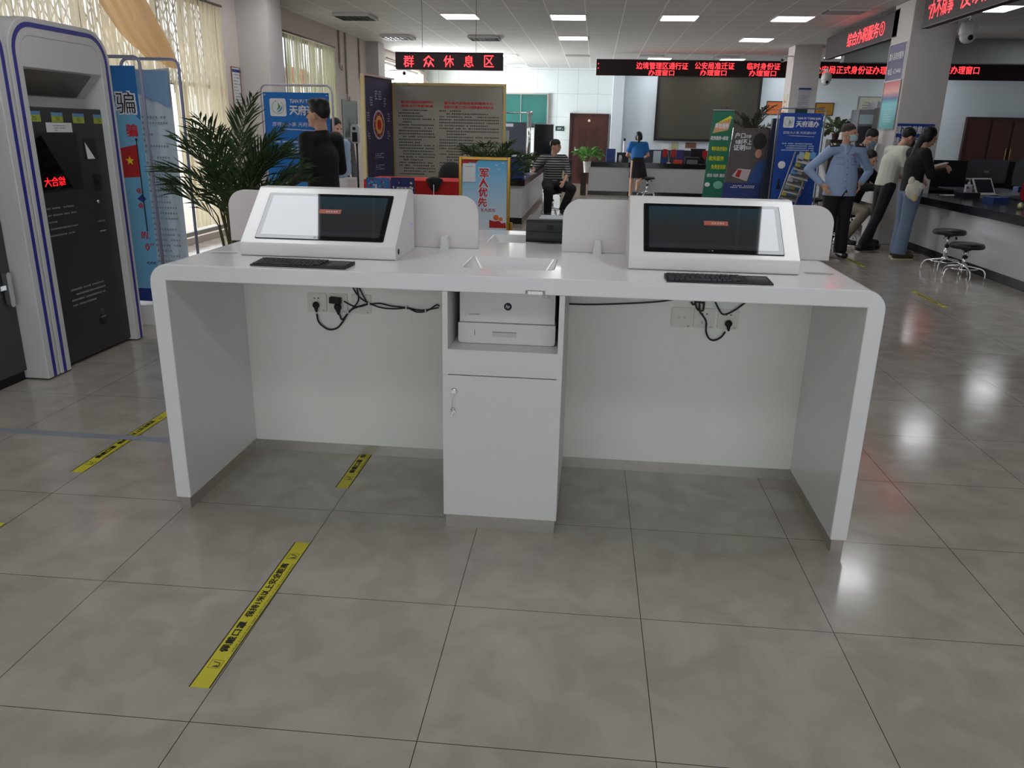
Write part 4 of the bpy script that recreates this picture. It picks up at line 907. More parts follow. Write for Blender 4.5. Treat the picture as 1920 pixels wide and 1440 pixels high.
def uniform(g,p,full=True):
    me=topof(g).data; t=BVHTree.FromPolygons([v.co for v in me.vertices],[tuple(q.vertices) for q in me.polygons])
    for S,q in(('L',1),('R',-1)):
        sh=p['sh'+S]; c0=sh+(p['nk']-sh)*.25; h=t.ray_cast(Vector((c0.x,c0.y,2.2)),Vector((0,0,-1))); h2=t.ray_cast(Vector((sh.x+ (sh-p['nk']).normalized().x*.02,sh.y,2.2)),Vector((0,0,-1)))
        if h[0] is None: continue
        a=h[0]+ZU*.006; b=(h2[0] if h2[0] is not None else h[0])+ZU*.006; d=(b-a).normalized() if (b-a).length>.01 else Vector((q,0,-.3)).normalized()
        nn=Vector((0,-.66,.75)); nn=(nn-d*nn.dot(d)).normalized(); sd=nn.cross(d).normalized(); R=Matrix((d,sd,nn)).transposed()
        c=a+d*.03+Vector((0,-.042,-.006)); part(MB().obox(c,(.13,.055,.014),R,BADGE),'epaulette',g,world=False,bevel=.004)
        part(MB().obox(c+nn*.009,(.03,.03,.006),R,GOLDM).obox(c+d*.045+nn*.009,(.010,.045,.005),R,GOLDM),'insignia',g,world=False)
    nk=p['nk']
    for q in(-1,1):
        y0=nk.y
        part(MB().add([(nk.x+q*.012,front(g,nk.x,nk.z-.10)-.008,nk.z-.10),(nk.x+q*.085,front(g,nk.x+q*.08,nk.z-.09)-.012,nk.z-.085),(nk.x+q*.078,y0-.03,nk.z+.035),(nk.x+q*.03,y0-.082,nk.z+.01)],[(0,1,2,3)],mat('collar_blue',(166,186,216),.7)),'collar',g,world=False)
    if not full: return
    m=MB(); DK=mat('seam_blue',(112,132,168),.8)
    for q in(-1,1):
        for x0,x1,z0,z1 in((.045,.125,1.205,1.212),(.045,.125,1.285,1.292),(.045,.05,1.205,1.29),(.12,.125,1.205,1.29),(.045,.125,1.262,1.266)):
            n=4
            for k in range(n):
                u0=x0+(x1-x0)*k/n; u1=x0+(x1-x0)*(k+1)/n; m.add([(q*u0,front(g,q*u0,z0)-.002,z0),(q*u1,front(g,q*u1,z0)-.002,z0),(q*u1,front(g,q*u1,z1)-.002,z1),(q*u0,front(g,q*u0,z1)-.002,z1)],[(0,1,2,3)],DK)
    part(m,'breast_pocket',g,world=False); m=MB()
    for k in range(6): z=1.34-.085*k; m.ell((0,front(g,0,z)-.002,z),(.007,.004,.007),mat('button_navy',(70,84,120),.4),nu=8,nv=5)
    for k in range(12):
        z0=1.36-.044*k; z1=z0-.044; m.add([(.014,front(g,.014,z0)-.002,z0),(.017,front(g,.017,z0)-.002,z0),(.017,front(g,.017,z1)-.002,z1),(.014,front(g,.014,z1)-.002,z1)],[(0,1,2,3)],DK)
    part(m,'button',g,world=False)
    part(MB().obox((.09,front(g,.09,1.32)-.004,1.32),(.03,.006,.014),Matrix.Identity(3),FLAGR).obox((.10,front(g,.1,1.25)-.004,1.245),(.05,.006,.012),Matrix.Identity(3),mat('badge_blue',(60,70,130),.5)),'chest_badge',g,world=False)
    # notch where the untucked shirt opens over the belt
    yb=front(g,.02,.86); part(MB().poly([(-.035,front(g,-.035,.815)-.004,.812),(.065,front(g,.065,.815)-.004,.812),(.022,front(g,.02,.90)-.004,.905)],NVY).box(.0,.045,yb-.010,yb-.004,.835,.855,CHROME),'belt_buckle',g,world=False)
g,p,HR,wd=figure('person','masked officer in light-blue uniform shirt and black trousers, both hands on hips',(3.41,7.86,0),.12,
 dict(elL=(.40,.10,1.12),elR=(-.42,.09,1.13),wrL=(.245,-.02,.96),wrR=(-.25,-.04,.94),haL=(.20,-.10,.86),haR=(-.20,-.12,.84),look=(.75,-.75,.02),anL=(.13,.02,.08),anR=(-.10,.04,.08),hd=(.01,-.03,1.59)),
 dict(top=SHB,topname='uniform_shirt',hem=-.12,tw=.98,boxy=1.34,pants=NVY,pw=1.2,flare=1.3,shoes=SHO,hair='buzz',collar=1,hairm=mat('hair_cropped',(58,48,44),.7)),s=.965)
mask(g,p,HR); uniform(g,p)
solo(MB().prism([(3.14,7.90,1.20),(3.16,7.905,1.20),(3.27,7.93,.93),(3.24,7.925,.93)],(.0,.16,0),PAPER),'paper_sheet','white paper sheaf tucked under the masked officer\'s right arm','paper')
# officer bending behind
g,p,HR,wd=figure('person','second officer with blue mask bending over behind the hands-on-hips officer',(4.08,10.1,0),.9,
 dict(che=(0,-.14,1.20),nk=(0,-.26,1.36),hd=(0,-.35,1.49),shL=(.18,-.22,1.32),shR=(-.18,-.22,1.32),elL=(.20,-.24,1.05),elR=(-.20,-.24,1.05),wrL=(.12,-.36,.92),wrR=(-.12,-.36,.92),look=(.1,-.9,-.45),hup=(0,-.2,1)),
 dict(top=SHB,topname='uniform_shirt',pants=NVY,shoes=SHO,hair='short',collar=1),s=1.0)
mask(g,p,HR,mat('mask_blue',(110,140,165),.7)); uniform(g,p,False)
# seated customer
KHK=mat('trousers_khaki',(128,120,104),.85,var=.08); BKC=mat('jacket_black',(19,18,20),.8)
g,p,HR,wd=figure('person','seated customer in black jacket and khaki trousers on a stool behind the officer',(3.98,9.34,0),.70,
 dict(pel=(0,0,.56),che=(0,-.12,.86),nk=(0,-.19,1.05),hd=(0,-.25,1.20),shL=(.19,-.16,1.01),shR=(-.19,-.16,1.01),elL=(.24,-.36,.84),elR=(-.24,-.36,.84),wrL=(.14,-.52,.83),wrR=(-.14,-.52,.83),
 hiL=(.09,-.02,.54),hiR=(-.09,-.02,.54),knL=(.14,-.42,.50),knR=(-.16,-.40,.50),anL=(.12,-.30,.10),anR=(-.20,-.15,.09),look=(0,-1,-.4)),
 dict(top=BKC,topname='jacket',tw=1.12,pants=KHK,pw=1.05,shoes=mat('sneaker_black',(30,28,28),.6),sole=TXW,hair='short'))
m=MB()
for q in(-1,1): m.tube(bez([(.06*q,.065,.82),(.10*q,.07,.86),(.05*q,.06,.90),(.0,.062,.84)],4),.006,TXW,5)
part(m,'back_print',g,world=False,label='white print on the jacket back')
# man in white T-shirt leaning on the counter (faces +x)
WTS=mat('tshirt_offwhite',(196,198,184),.85,var=.03,scale=10); 
g,p,HR,wd=figure('person','man in off-white T-shirt and black trousers leaning toward the right counter',(4.20,8.62,0),PI/2+.2,
 dict(pel=(0,-.02,.91),che=(0,-.06,1.20),nk=(0,-.15,1.38),hd=(0,-.24,1.50),shL=(.185,-.11,1.33),shR=(-.185,-.11,1.33),elL=(.22,-.16,1.05),elR=(-.22,-.16,1.05),wrL=(.19,-.38,.97),wrR=(-.19,-.38,.97),
 hiL=(.09,-.02,.88),hiR=(-.09,-.02,.88),knL=(.10,-.02,.47),knR=(-.10,.08,.47),anL=(.10,.06,.08),anR=(-.11,.26,.09),look=(0,-.9,-.3),hup=(0,-.2,1)),
 dict(top=WTS,topname='tshirt',sleeve='half',hem=-.04,tw=1.04,pants=NVY,pw=.95,shoes=SHO,hair='short'))
mask(g,p,HR,mat('mask_black',(26,26,28),.7))
# woman in black at the counter
JEAN=mat('jeans_light_blue',(108,124,148),.85,var=.08,scale=30); BLKT=mat('top_black',(18,17,18),.85)
g,p,HR,wd=figure('person','woman in black top and light-blue jeans using a phone at the right counter',(4.36,7.98,0),PI/2+.12,
 dict(pel=(0,.05,.90),che=(0,.04,1.19),nk=(0,-.01,1.37),hd=(0,-.07,1.51),shL=(.165,.03,1.32),shR=(-.165,.03,1.32),elL=(.20,-.05,1.07),elR=(-.20,-.07,1.06),wrL=(.10,-.27,1.14),wrR=(-.12,-.29,1.12),haL=(.05,-.37,1.17),haR=(-.05,-.39,1.15),
 hiL=(.085,.05,.87),hiR=(-.085,.05,.87),knL=(.10,.04,.47),knR=(-.09,.08,.47),anL=(.11,.04,.08),anR=(-.10,.12,.08),look=(0,-.9,-.35),hup=(0,-.15,1)),
 dict(top=BLKT,topname='top',sleeve='long',hem=-.05,tw=1.0,pants=JEAN,pw=1.12,flare=1.5,shoes=mat('sneaker_dark_yellow',(70,60,40),.6),sole=mat('sole_cream',(190,180,150),.6),hair='long',hairend=(.02,.13,1.14)))
bp=AY(1713,356,7.74); A_=mat('plastic_bag_white',(214,208,196),.5,bump=.6)
m=MB().ell(bp,(.10,.05,.12),mat('plastic_bag_white',(214,208,196),.5,bump=.6),nu=10,nv=6).ell(bp+Vector((-.04,0,.10)),(.04,.03,.06),A_).ell(bp+Vector((.06,0,.04)),(.06,.04,.05),A_).ell(bp+Vector((.02,-.02,-.09)),(.04,.03,.05),mat('plastic_bag_cream',(200,184,140),.5))
solo(m,'plastic_bag','white plastic bag hanging at the hip of the woman in black','bag')
solo(MB().obox(AY(1762,308,7.9),(.17,.09,.010),Matrix.Rotation(-.25,3,'Y'),TXW),'phone','white phone held out by the woman in black','phone')
# woman in blue at the far counter
BLU=mat('blouse_blue',(30,104,170),.8,var=.06,scale=20); SKT=mat('skirt_black',(26,22,28),.85,var=.3,scale=40)
g,p,HR,wd=figure('person','woman in blue blouse and black skirt at the far counter, seen from behind',(1.33,17.12,0),PI,
 dict(pel=(0,-.04,.86),che=(0,-.09,1.11),nk=(0,-.15,1.28),hd=(0,-.18,1.41),shL=(.17,-.10,1.24),shR=(-.17,-.10,1.24),elL=(.25,-.12,.98),elR=(-.25,-.12,.99),wrL=(.16,-.30,.92),wrR=(-.16,-.30,.92),
 hiL=(.08,-.03,.84),hiR=(-.08,-.03,.84),knL=(.11,0,.45),knR=(-.19,-.10,.55),anL=(.12,.03,.08),anR=(-.03,.22,.36),toL=(.12,-.1,.04),toR=(-.02,.24,.24)),
 dict(top=BLU,topname='blouse',sleeve='half',hem=.02,tw=1.0,skirt=(SKT,.46),hair='tail',shoes=mat('sandal_tan',(190,150,120),.6)))
# striped man on a stool
m=bpy.data.materials.new('striped_shirt'); m.use_nodes=True; nt=m.node_tree; b=nt.nodes['Principled BSDF']; wv=nt.nodes.new('ShaderNodeTexWave'); wv.bands_direction='Z'; wv.inputs['Scale'].default_value=7.5; wv.inputs['Distortion'].default_value=.6
tc=nt.nodes.new('ShaderNodeTexCoord'); nt.links.new(tc.outputs['Object'],wv.inputs['Vector']); cr=nt.nodes.new('ShaderNodeValToRGB'); nt.links.new(wv.outputs['Fac'],cr.inputs[0]); cr.color_ramp.interpolation='CONSTANT'
cr.color_ramp.elements[0].color=(*lin((34,34,36)),1); cr.color_ramp.elements[1].color=(*lin((150,150,148)),1); cr.color_ramp.elements[1].position=.62; nt.links.new(cr.outputs[0],b.inputs['Base Color']); b.inputs['Roughness'].default_value=.85; STR=m
g,p,HR,wd=figure('person','man in black cap and striped shirt seated on a stool at the left counter',(-.44,12.02,0),.25,
 dict(pel=(0,0,.60),che=(0,-.04,.90),nk=(0,-.03,1.09),hd=(.02,-.05,1.235),shL=(.19,-.02,1.03),shR=(-.19,-.02,1.03),elL=(.25,-.12,.78),elR=(-.38,-.08,.86),wrL=(.14,-.30,.64),wrR=(-.42,-.24,.82),
 hiL=(.09,-.02,.58),hiR=(-.09,-.02,.58),knL=(.27,-.40,.52),knR=(-.16,-.42,.50),anL=(.14,-.28,.14),anR=(-.14,-.30,.09),look=(.75,-.65,0)),
 dict(top=STR,topname='striped_shirt',sleeve='elbow',hem=-.06,tw=1.05,pants=NVY,pw=1.25,shoes=mat('shoe_brown',(60,48,42),.6),hair='short'))
c=MB(); c.lathe([(.0001,.085),(.05,.078),(.083,.04),(.09,0)],p['hd']+Vector((0,.01,.045)),BLK2,16); part(c,'cap',g,world=False)
c=MB().poly([tuple(p['hd']+Vector((0,0,.05))+HR@Vector((x,y,0))) for x,y in((-.075,-.05),(-.05,-.135),(0,-.16),(.05,-.135),(.075,-.05))],BLK2); part(c,'cap_brim',g,world=False)
# man in black jacket at left, back to the camera, head in profile
SUIT=mat('suit_black',(17,17,21),.75,var=.1)
g,p,HR,wd=figure('person','man in black jacket standing behind the palm, head turned left in profile',(-2.10,4.30,0),PI+1.02,
 dict(hd=(.0,-.03,1.585),shL=(.165,0,1.385),shR=(-.165,0,1.385),look=(.35,-.95,.03),elL=(.22,.05,1.12),elR=(-.26,-.06,1.12),wrL=(.22,-.20,1.0),wrR=(-.22,-.30,1.08),haR=(-.16,-.38,1.12),che=(0,-.0,1.24)),
 dict(top=SUIT,topname='jacket',hem=-.16,tw=1.0,pants=NVY,pw=1.1,shoes=SHO,hair='thick',collar=1),s=.995)
# partly hidden person behind the dispenser
g,p,HR,wd=figure('person','person with black hair glimpsed between the man in black and the water bottle',(-3.04,7.6,0),.6,
 dict(look=(.4,-1,-.3)),dict(top=mat('top_grey',(90,88,92),.8),pants=NVY,shoes=SHO,hair='bob'),s=.93)
# ---------------------------------------------------------------- LED signs
LEDK=mat('led_housing_glow_tint',(30,9,14),.6,var=.1); LEDT=mat('led_text_red',(255,52,58),emit=4.5); LEDT2=mat('led_text_hot',(255,70,66),emit=9); ALK=mat('sign_edge',(60,44,48),.4,.6)  # housing colour has the red glow of the characters painted in
def led(name,label,p0,p1,z0,z1,th,texts,hang=True):
    """sign between floor-plan points p0->p1 (seen face on the right-hand side looking from p0 to p1)"""
    p0=Vector((p0[0],p0[1],0));p1=Vector((p1[0],p1[1],0));d=(p1-p0);L=d.length;d/=L;n=d.cross(ZU)
    g=thing(name,label,'LED sign',(p0+p1)/2+ZU*z0)
    a=p0;R_=Matrix((d,-n,ZU)).transposed(); c=(p0+p1)/2+ZU*(z0+z1)/2
    part(MB().obox(c-n*th/2,(L,th,z1-z0),R_,LEDK),'housing',g,bevel=.004)
    m=MB()
    for z in(z0+.006,z1-.006): m.obox((p0+p1)/2+ZU*z+n*.004,(L,.008,.012),R_,ALK)
    part(m,'edge_trim',g)
    for t,u,v,h,w_ in texts: part(MB().text(t,p0+d*u+ZU*v,d,ZU,LEDT,h=h,wd=w_,bold=0,off=.004),'lit_text',g,'glowing red characters')
    for u in(.25,.75): q=p0+d*L*u-n*th/2; part(MB().cyl(q+ZU*z1,q+ZU*H,.003,ALK,n=6),'hanger',g)
    return g
# rest area sign
y=9.0; P=lambda px,py: AY(px,py,y)
L0=-2.575;L1=-1.045
def tx(s,px0,px1,py0,py1,Y_,x0): 
    a=AY(px0,(py0+py1)/2,Y_);b=AY(px1,(py0+py1)/2,Y_);t=AY((px0+px1)/2,py0,Y_);u=AY((px0+px1)/2,py1,Y_)
    return (s,(a.x+b.x)/2-x0,(t.z+u.z)/2,t.z-u.z,b.x-a.x)
T=[tx(c,a,b,104,126,9.0,L0) for c,a,b in(('群',757,776),('众',794,814),('休',832,851),('息',870,888),('区',908,926))]
led('led_sign','short red LED sign hanging over the grey notice board, five spaced characters',(L0,9.0),(L1,9.0),2.285,2.515,.08,T)
Y2=17.5; L0=.23; L1=11.2
T=[tx(s,a,b,c,e,Y2,L0) for s,a,b,c,e in(('边境管理区通行证',1193,1290,117,130),('办理窗口',1216,1264,131,142),('公安局准迁证',1303,1377,117,130),('办理窗口',1313,1362,131,142),('临时身份证',1401,1463,118,131),('办理窗口',1405,1455,132,143),('公安局正式身份证办理窗口',1527,1690,124,139),('身份证办理窗口',1742,1836,124,139),(':',1121,1123,118,129))]
led('led_sign','long red LED sign with two-line window names across the far counter',(L0,Y2),(L1,Y2),2.80,3.16,.1,T)
def ty(s,px0,px1,py0,py1,X_,y0):
    a=AX(px0,(py0+py1)/2,X_);b=AX(px1,(py0+py1)/2,X_);return (s,y0-(a.y+b.y)/2,(AX((px0+px1)/2,py0,X_).z+AX((px0+px1)/2,py1,X_).z)/2,None,abs(a.y-b.y))
X3=4.5
def tyy(s,ya,yb,z,h): return (s,0,0,h,abs(ya-yb)),(ya+yb)/2,z
def ledx(label,ya,yb,z0,z1,items):
    T=[(s,ya-(u+v)/2,z,h,abs(u-v)) for s,u,v,z,h in items]
    led('led_sign',label,(X3,ya),(X3,yb),z0,z1,.1,T)
q=lambda px,py: AX(px,py,X3)
A=q(1590,72);B=q(1659,54)
ledx('slanting red LED sign reading services one, left of the right column',13.65,9.95,2.87,3.24,[('综合办税服务①',A.y,B.y,3.06,.22)])
A=q(1741,20);B=q(1793,8);C2=q(1803,6);D2=q(1890,-12)
ledx('red LED sign cut off by the top right photo corner',9.05,5.2,2.87,3.24,[('“办不成事”',A.y,B.y,3.06,.22),('反映窗口',C2.y,D2.y,3.06,.22)])
# ---------------------------------------------------------------- notice board (grey) with dark wing
GBD=mat('board_grey_beige',(150,145,134),.6,var=.02); GOLDF=mat('frame_brass',(176,152,96),.35,.6); DKB=mat('board_navy_purple',(46,42,66),.5,var=.05)
yb=9.3; x0,x1,z0,z1=-2.68,-1.06,.35,2.09
g=thing('notice_board','large grey notice board with red headings and brass frame below the short LED sign','notice board',((x0+x1)/2,yb,0))
part(MB().box(x0,x1,yb,yb+.03,z0,z1,GBD),'board',g)
part(MB().box(x0-.005,x1,yb-.01,yb+.04,z1,z1+.035,GOLDF).box(x1,x1+.035,yb-.01,yb+.04,z0-.35,z1+.035,GOLDF).box(x0-.03,x0,yb+.0,yb+.04,z0-.35,z1+.035,GOLDF).box(x0,x1,yb,yb+.04,z0-.03,z0,GOLDF),'frame',g)
def q(px,py): return AY(px,py,yb)
m=MB()
def tp(s,px0,px1,py0,py1,mt,bold=.02):
    a=q(px0,(py0+py1)/2);b=q(px1,(py0+py1)/2);t=q((px0+px1)/2,py0);u=q((px0+px1)/2,py1)
    m.text(s,((a.x+b.x)/2,yb,(t.z+u.z)/2),XR,ZU,mt,h=t.z-u.z,wd=b.x-a.x,bold=bold,off=.002)
tp('黑水县人民政府政务服务中心',752,812,189,194,TXR,.035);tp('服务大厅考勤制度',752,812,196.5,201,TXR,.035)
tp('黑水县人民政府政务服务中心',833,925,191.5,196.5,TXR,.035);tp('服务大厅窗口工作人员绩效基金考核办法',833,925,199,204,TXR,.035)
def ln(px0,px1,py0,py1,rows,seed):
    a=q(px0,(py0+py1)/2);b=q(px1,(py0+py1)/2);t=q((px0+px1)/2,py0).z;u=q((px0+px1)/2,py1).z
    m.lines(((a.x+b.x)/2,yb,(t+u)/2),XR,ZU,TXK,b.x-a.x,t-u,rows,.42,seed,off=.002,cell=.027,indent=.12)
ln(748,816,204,329,23,1); ln(824,936,206,330,23,2); part(m,'printed_text',g)
# dark wing angled toward the viewer
A=AY(680,141,8.3);A0=Vector((A.x,8.3,0)); B0=Vector((x0-.02,9.27,0))
g=thing('folding_screen_panel','dark navy upright panel with round emblem, angled beside the grey notice board','notice board',(A0+B0)/2)
d=(B0-A0);L=d.length;d/=L;n=d.cross(ZU);R_=Matrix((d,-n,ZU)).transposed(); ZT=A.z
cc=(A0+B0)/2
part(MB().obox(cc+ZU*(ZT+.35)/2-n*.015,(L,.03,ZT-.35),R_,DKB),'board',g)
part(MB().obox(A0+ZU*ZT/2-d*.02,(.04,.05,ZT),R_,mat('frame_ivory',(196,182,136),.4,.3)).obox(cc+ZU*(ZT+.012),(L+.06,.05,.025),R_,STEEL),'frame',g)
m=MB(); ec=cc+ZU*1.53-d*.02; r1=.20
def disc(c,r,mt,off,nn=28): 
    p_=[c+n*off+d*(r*math.cos(2*PI*k/nn))+ZU*(r*math.sin(2*PI*k/nn)) for k in range(nn)]; m.poly(p_,mt)
disc(ec,r1,mat('emblem_silver',(150,148,168),.5),.003); disc(ec,r1*.86,mat('emblem_maroon',(120,42,44),.5),.005); disc(ec,r1*.62,mat('emblem_gold',(190,140,80),.5),.007); disc(ec,r1*.35,FLAGR,.009)
for k in range(9): star(m,ec+d*(.145*math.cos(PI*k/4.5))+ZU*(.145*math.sin(PI*k/4.5)),d,ZU,.018,mat('emblem_gold',(190,140,80),.5),.008)
part(m,'emblem',g,'round silver, maroon and gold emblem')
m=MB(); LAV=mat('lavender_print',(150,148,176),.6)
for k,a in enumerate((200,165,130,100,80,50,15,-20)):
    c=ec+d*(.36*math.cos(math.radians(a)))+ZU*(.40*math.sin(math.radians(a))); m.lines(c,d,ZU,LAV,.09,.13,4,.6,40+k,off=.003,indent=0,cell=.022)
m.lines(ec-ZU*.42,d,ZU,LAV,.30,.08,3,.6,50,off=.003,indent=0,cell=.03); m.lines(ec-ZU*.58,d,ZU,LAV,.30,.08,3,.6,51,off=.003,indent=0,cell=.03); part(m,'printed_text',g)
# ---------------------------------------------------------------- small stand posters, red cloth table
RC=mat('cloth_red',(196,34,32),.8,var=.12,scale=9)
tb=thing('draped_table','table under a bright red cloth in front of the grey notice board','table',(-1.45,5.6,0))
mb=MB(); vs=[];fs=[];n=60
x0,x1,y0,y1,zt=-1.95,-.88,5.05,5.65,1.0
def rim(t):
    L=2*(x1-x0)+2*(y1-y0); s=t*L
    if s<x1-x0: return x0+s,y0,(0,-1)
    s-=x1-x0
    if s<y1-y0: return x1,y0+s,(1,0)
    s-=y1-y0
    if s<x1-x0: return x1-s,y1,(0,1)
    s-=x1-x0; return x0,y1-s,(-1,0)
n=120
for i in range(n):
    x,y,nn=rim(i/n); 
    for j in range(6):
        z=zt*(1-j/5*.97); a=.02*j/5*math.sin(i*.9)+.012*(j/5)*math.sin(i*.37+j); vs.append((x+nn[0]*(abs(a)+.005*j),y+nn[1]*(abs(a)+.005*j),z))
for i in range(n):
    for j in range(5): fs.append((i*6+j,i*6+j+1,((i+1)%n)*6+j+1,((i+1)%n)*6+j))
mb.add(vs,fs,RC,True); mb.box(x0,x1,y0,y1,zt-.02,zt,RC); part(mb,'tablecloth',tb)
def flat_card(name,label,cat,px0,px1,py0,py1,Y_,mt,extra=None,grp=None,depth=.03):
    a=AY(px0,(py0+py1)/2,Y_);b=AY(px1,(py0+py1)/2,Y_);t=AY((px0+px1)/2,py0,Y_).z;u=.861
    m=MB().box(a.x,b.x,Y_,Y_+.012,u,t,mt)
    g=thing(name,label,cat,((a.x+b.x)/2,Y_,u),group=grp); part(m,'card',g)
    m=MB()
    if extra: extra(m,a.x,b.x,u,t,Y_); part(m,'print',g)
    part(MB().box(a.x+.02,b.x-.02,Y_+.012,Y_+.10,u,u+.012,mat('card_foot',(60,60,64),.5)),'foot',g); return g
def rdots(m,x0,x1,z0,z1,Y_,cols,nn,seed,r=.008):
    rr=random.Random(seed)
    for k in range(nn): m.ell((rr.uniform(x0+.02,x1-.02),Y_-.002,rr.uniform(z0+.02,z1-.02)),(r*rr.uniform(.6,1.6),.001,r*rr.uniform(.6,1.6)),rr.choice(cols),nu=8,nv=4)
PB=mat('poster_mid_blue',(66,122,180),.5); DN=mat('poster_night_blue',(30,44,104),.5)
def e1(m,x0,x1,z0,z1,Y_):
    rdots(m,x0,x1,z0,z1,Y_,[TXW,FLAGR,BL1],16,3); c=(x0+x1)/2-.02; m.box(c-.025,c+.025,Y_-.003,Y_-.001,z0,z0+.09,TXW).box(c-.008,c+.008,Y_-.003,Y_-.001,z0+.09,z0+.12,TXW).box(c-.03,c+.01,Y_-.003,Y_-.001,z0+.115,z0+.125,TXW)
def e2(m,x0,x1,z0,z1,Y_):
    rdots(m,x0,x1,z0,z1,Y_,[TXW,FLAGR,GOLDM],12,4); m.box(x0+.05,x1-.03,Y_-.004,Y_-.002,z0+.02,z0+.06,FLAGR).text('温馨提示',((x0+x1)/2+.01,Y_,z0+.09),XR,ZU,TXW,wd=.13,h=.035,off=.003).lines(((x0+x1)/2,Y_,z0+.04),XR,ZU,TXW,.14,.03,2,.7,8,off=.005,cell=.012,indent=0)
flat_card('tabletop_poster','small blue tabletop poster with a white pump bottle, left of its pair','poster',687,731,333,358,4.6,PB,e1)
flat_card('tabletop_poster','small night-blue tabletop poster with red and white lettering, right of its pair','poster',733,777,333,358,4.6,DN,e2)
tt=thing('side_table','low table carrying the two small blue posters behind the desk','table',(-1.6,4.75,0))
part(MB().box(-1.95,-1.2,4.5,5.0,.83,.86,mat('table_dark',(60,54,52),.4)),'tabletop',tt)
for x in(-1.92,-1.26):
    for y in(4.53,4.94): part(MB().box(x,x+.03,y,y+.03,0,.83,STEEL),'leg',tt)
# black rounded chair back and black bag on the red table
ch=thing('office_chair','black office chair whose rounded back shows against the grey notice board','chair',(-1.35,6.35,0))
c=AY(846,322,6.2)
part(MB().ell((c.x,6.2,c.z-.06),(.15,.06,.17),BLK2,nu=20,nv=12).ell((c.x+.05,6.2,c.z-.10),(.12,.06,.15),BLK2),'backrest',ch)
part(MB().cyl((c.x,6.25,.5),(c.x,6.25,c.z-.15),.025,BLK2),'back_support',ch); part(MB().ell((c.x,6.45,.5),(.24,.24,.05),BLK2,nu=20,nv=8),'seat',ch); part(MB().cyl((c.x,6.45,.08),(c.x,6.45,.47),.03,CHROME),'column',ch)
m=MB()
for k in range(5): m.tube([(c.x,6.45,.09),(c.x+.28*math.cos(k*1.257),6.45+.28*math.sin(k*1.257),.04)],.02,BLK2,6)
part(m,'base',ch)
B0=AY(815,342,5.0)
g=thing('shoulder_bag','black bag hanging over the front of the red cloth','bag',(B0.x,5.0,B0.z-.1)); part(MB().cap((B0.x,4.99,B0.z+.02),(B0.x,4.985,B0.z-.07),.085,.035,BLK2,XR,.4),'bag_body',g); part(MB().cyl((B0.x,4.95,B0.z-.14),(B0.x,4.95,B0.z-.02),.004,TXW,n=6),'zip_cord',g)
# gold-framed easel poster
g=thing('easel_poster','gold-framed standing poster with red vertical characters, white sheet at its top left','poster',(-.42,2.9,0))
yf=2.9; a=AY(866,350,yf).x;b=AY(951,350,yf).x;zt=AY(908,300,yf).z;zb=.70
GD=mat('frame_gold',(196,150,66),.3,.7); SKB=mat('poster_sky_blue',(98,184,220),.5); 
def gradm():
    m=bpy.data.materials.new('poster_sky_print'); m.use_nodes=True; nt=m.node_tree; bb=nt.nodes['Principled BSDF']; gg=nt.nodes.new('ShaderNodeNewGeometry'); sp=nt.nodes.new('ShaderNodeSeparateXYZ'); nt.links.new(gg.outputs['Position'],sp.inputs[0])
    r=nt.nodes.new('ShaderNodeMapRange'); r.inputs['From Min'].default_value=zb+.1; r.inputs['From Max'].default_value=zt; nt.links.new(sp.outputs[2],r.inputs['Value']); cr=nt.nodes.new('ShaderNodeValToRGB'); nt.links.new(r.outputs[0],cr.inputs[0])
    cr.color_ramp.elements[0].color=(*lin((226,232,238)),1); cr.color_ramp.elements[1].color=(*lin((70,170,216)),1); nt.links.new(cr.outputs[0],bb.inputs['Base Color']); bb.inputs['Roughness'].default_value=.35; return m
SKG=gradm()
part(MB().box(a,b,yf,yf+.008,zb,zt,SKG),'poster_sheet',g)
part(MB().box(a-.02,a,yf-.012,yf+.015,zb-.02,zt+.02,GD).box(b,b+.02,yf-.012,yf+.015,zb-.02,zt+.02,GD).box(a,b,yf-.012,yf+.015,zt,zt+.02,GD).box(a,b,yf-.012,yf+.015,zb-.02,zb,GD),'frame',g,bevel=.003)
m=MB()
def tv(c,px,py,hh): 
    p=AY(px,py,yf); m.text(c,(p.x,yf,p.z),XR,ZU,TXW,h=hh*1.12,wd=hh*1.12,bold=.06,off=.0015); m.text(c,(p.x,yf,p.z),XR,ZU,TXR,h=hh,wd=hh,bold=.025,off=.0045)
for c_,px,py in(('军',908,325),('人',907,343),('优',906,360),('先',905,379)): tv(c_,px,py,.062)
p=AY(915,394,yf); m.text('军人优先',(p.x,yf,p.z),XR,ZU,TXR,wd=.105,h=.026,off=.003,bold=.0)
m.add([(a,yf-.001,zt),(a+.12,yf-.001,zt),(a+.10,yf-.001,zt-.02),(a+.05,yf-.001,zt-.018),(a+.03,yf-.001,zt-.04),(a,yf-.001,zt-.045)],[(0,5,4,3,2,1)],FLAGR)
for px,py in((931,310),(943,306),(936,318)): p=AY(px,py,yf); m.poly([(p.x-.012,yf-.002,p.z+.006),(p.x,yf-.002,p.z-.004),(p.x+.014,yf-.002,p.z+.010),(p.x,yf-.002,p.z+.002)],TXW)
ORG=mat('figure_orange',(232,112,40),.5)
for px,py,r_ in((930,408,.020),(939,411,.014)): p=AY(px,py,yf); m.ell((p.x,yf-.002,p.z),(r_,.001,r_),ORG,nu=14,nv=6)
p=AY(933,422,yf); m.poly([(p.x-.06,yf-.002,p.z-.02),(p.x+.06,yf-.002,p.z-.02),(p.x+.055,yf-.002,p.z+.02),(p.x+.03,yf-.002,p.z+.012),(p.x+.01,yf-.002,p.z+.03),(p.x-.02,yf-.002,p.z+.025),(p.x-.06,yf-.002,p.z+.035)],FLAGR)
part(m,'printed_text',g)
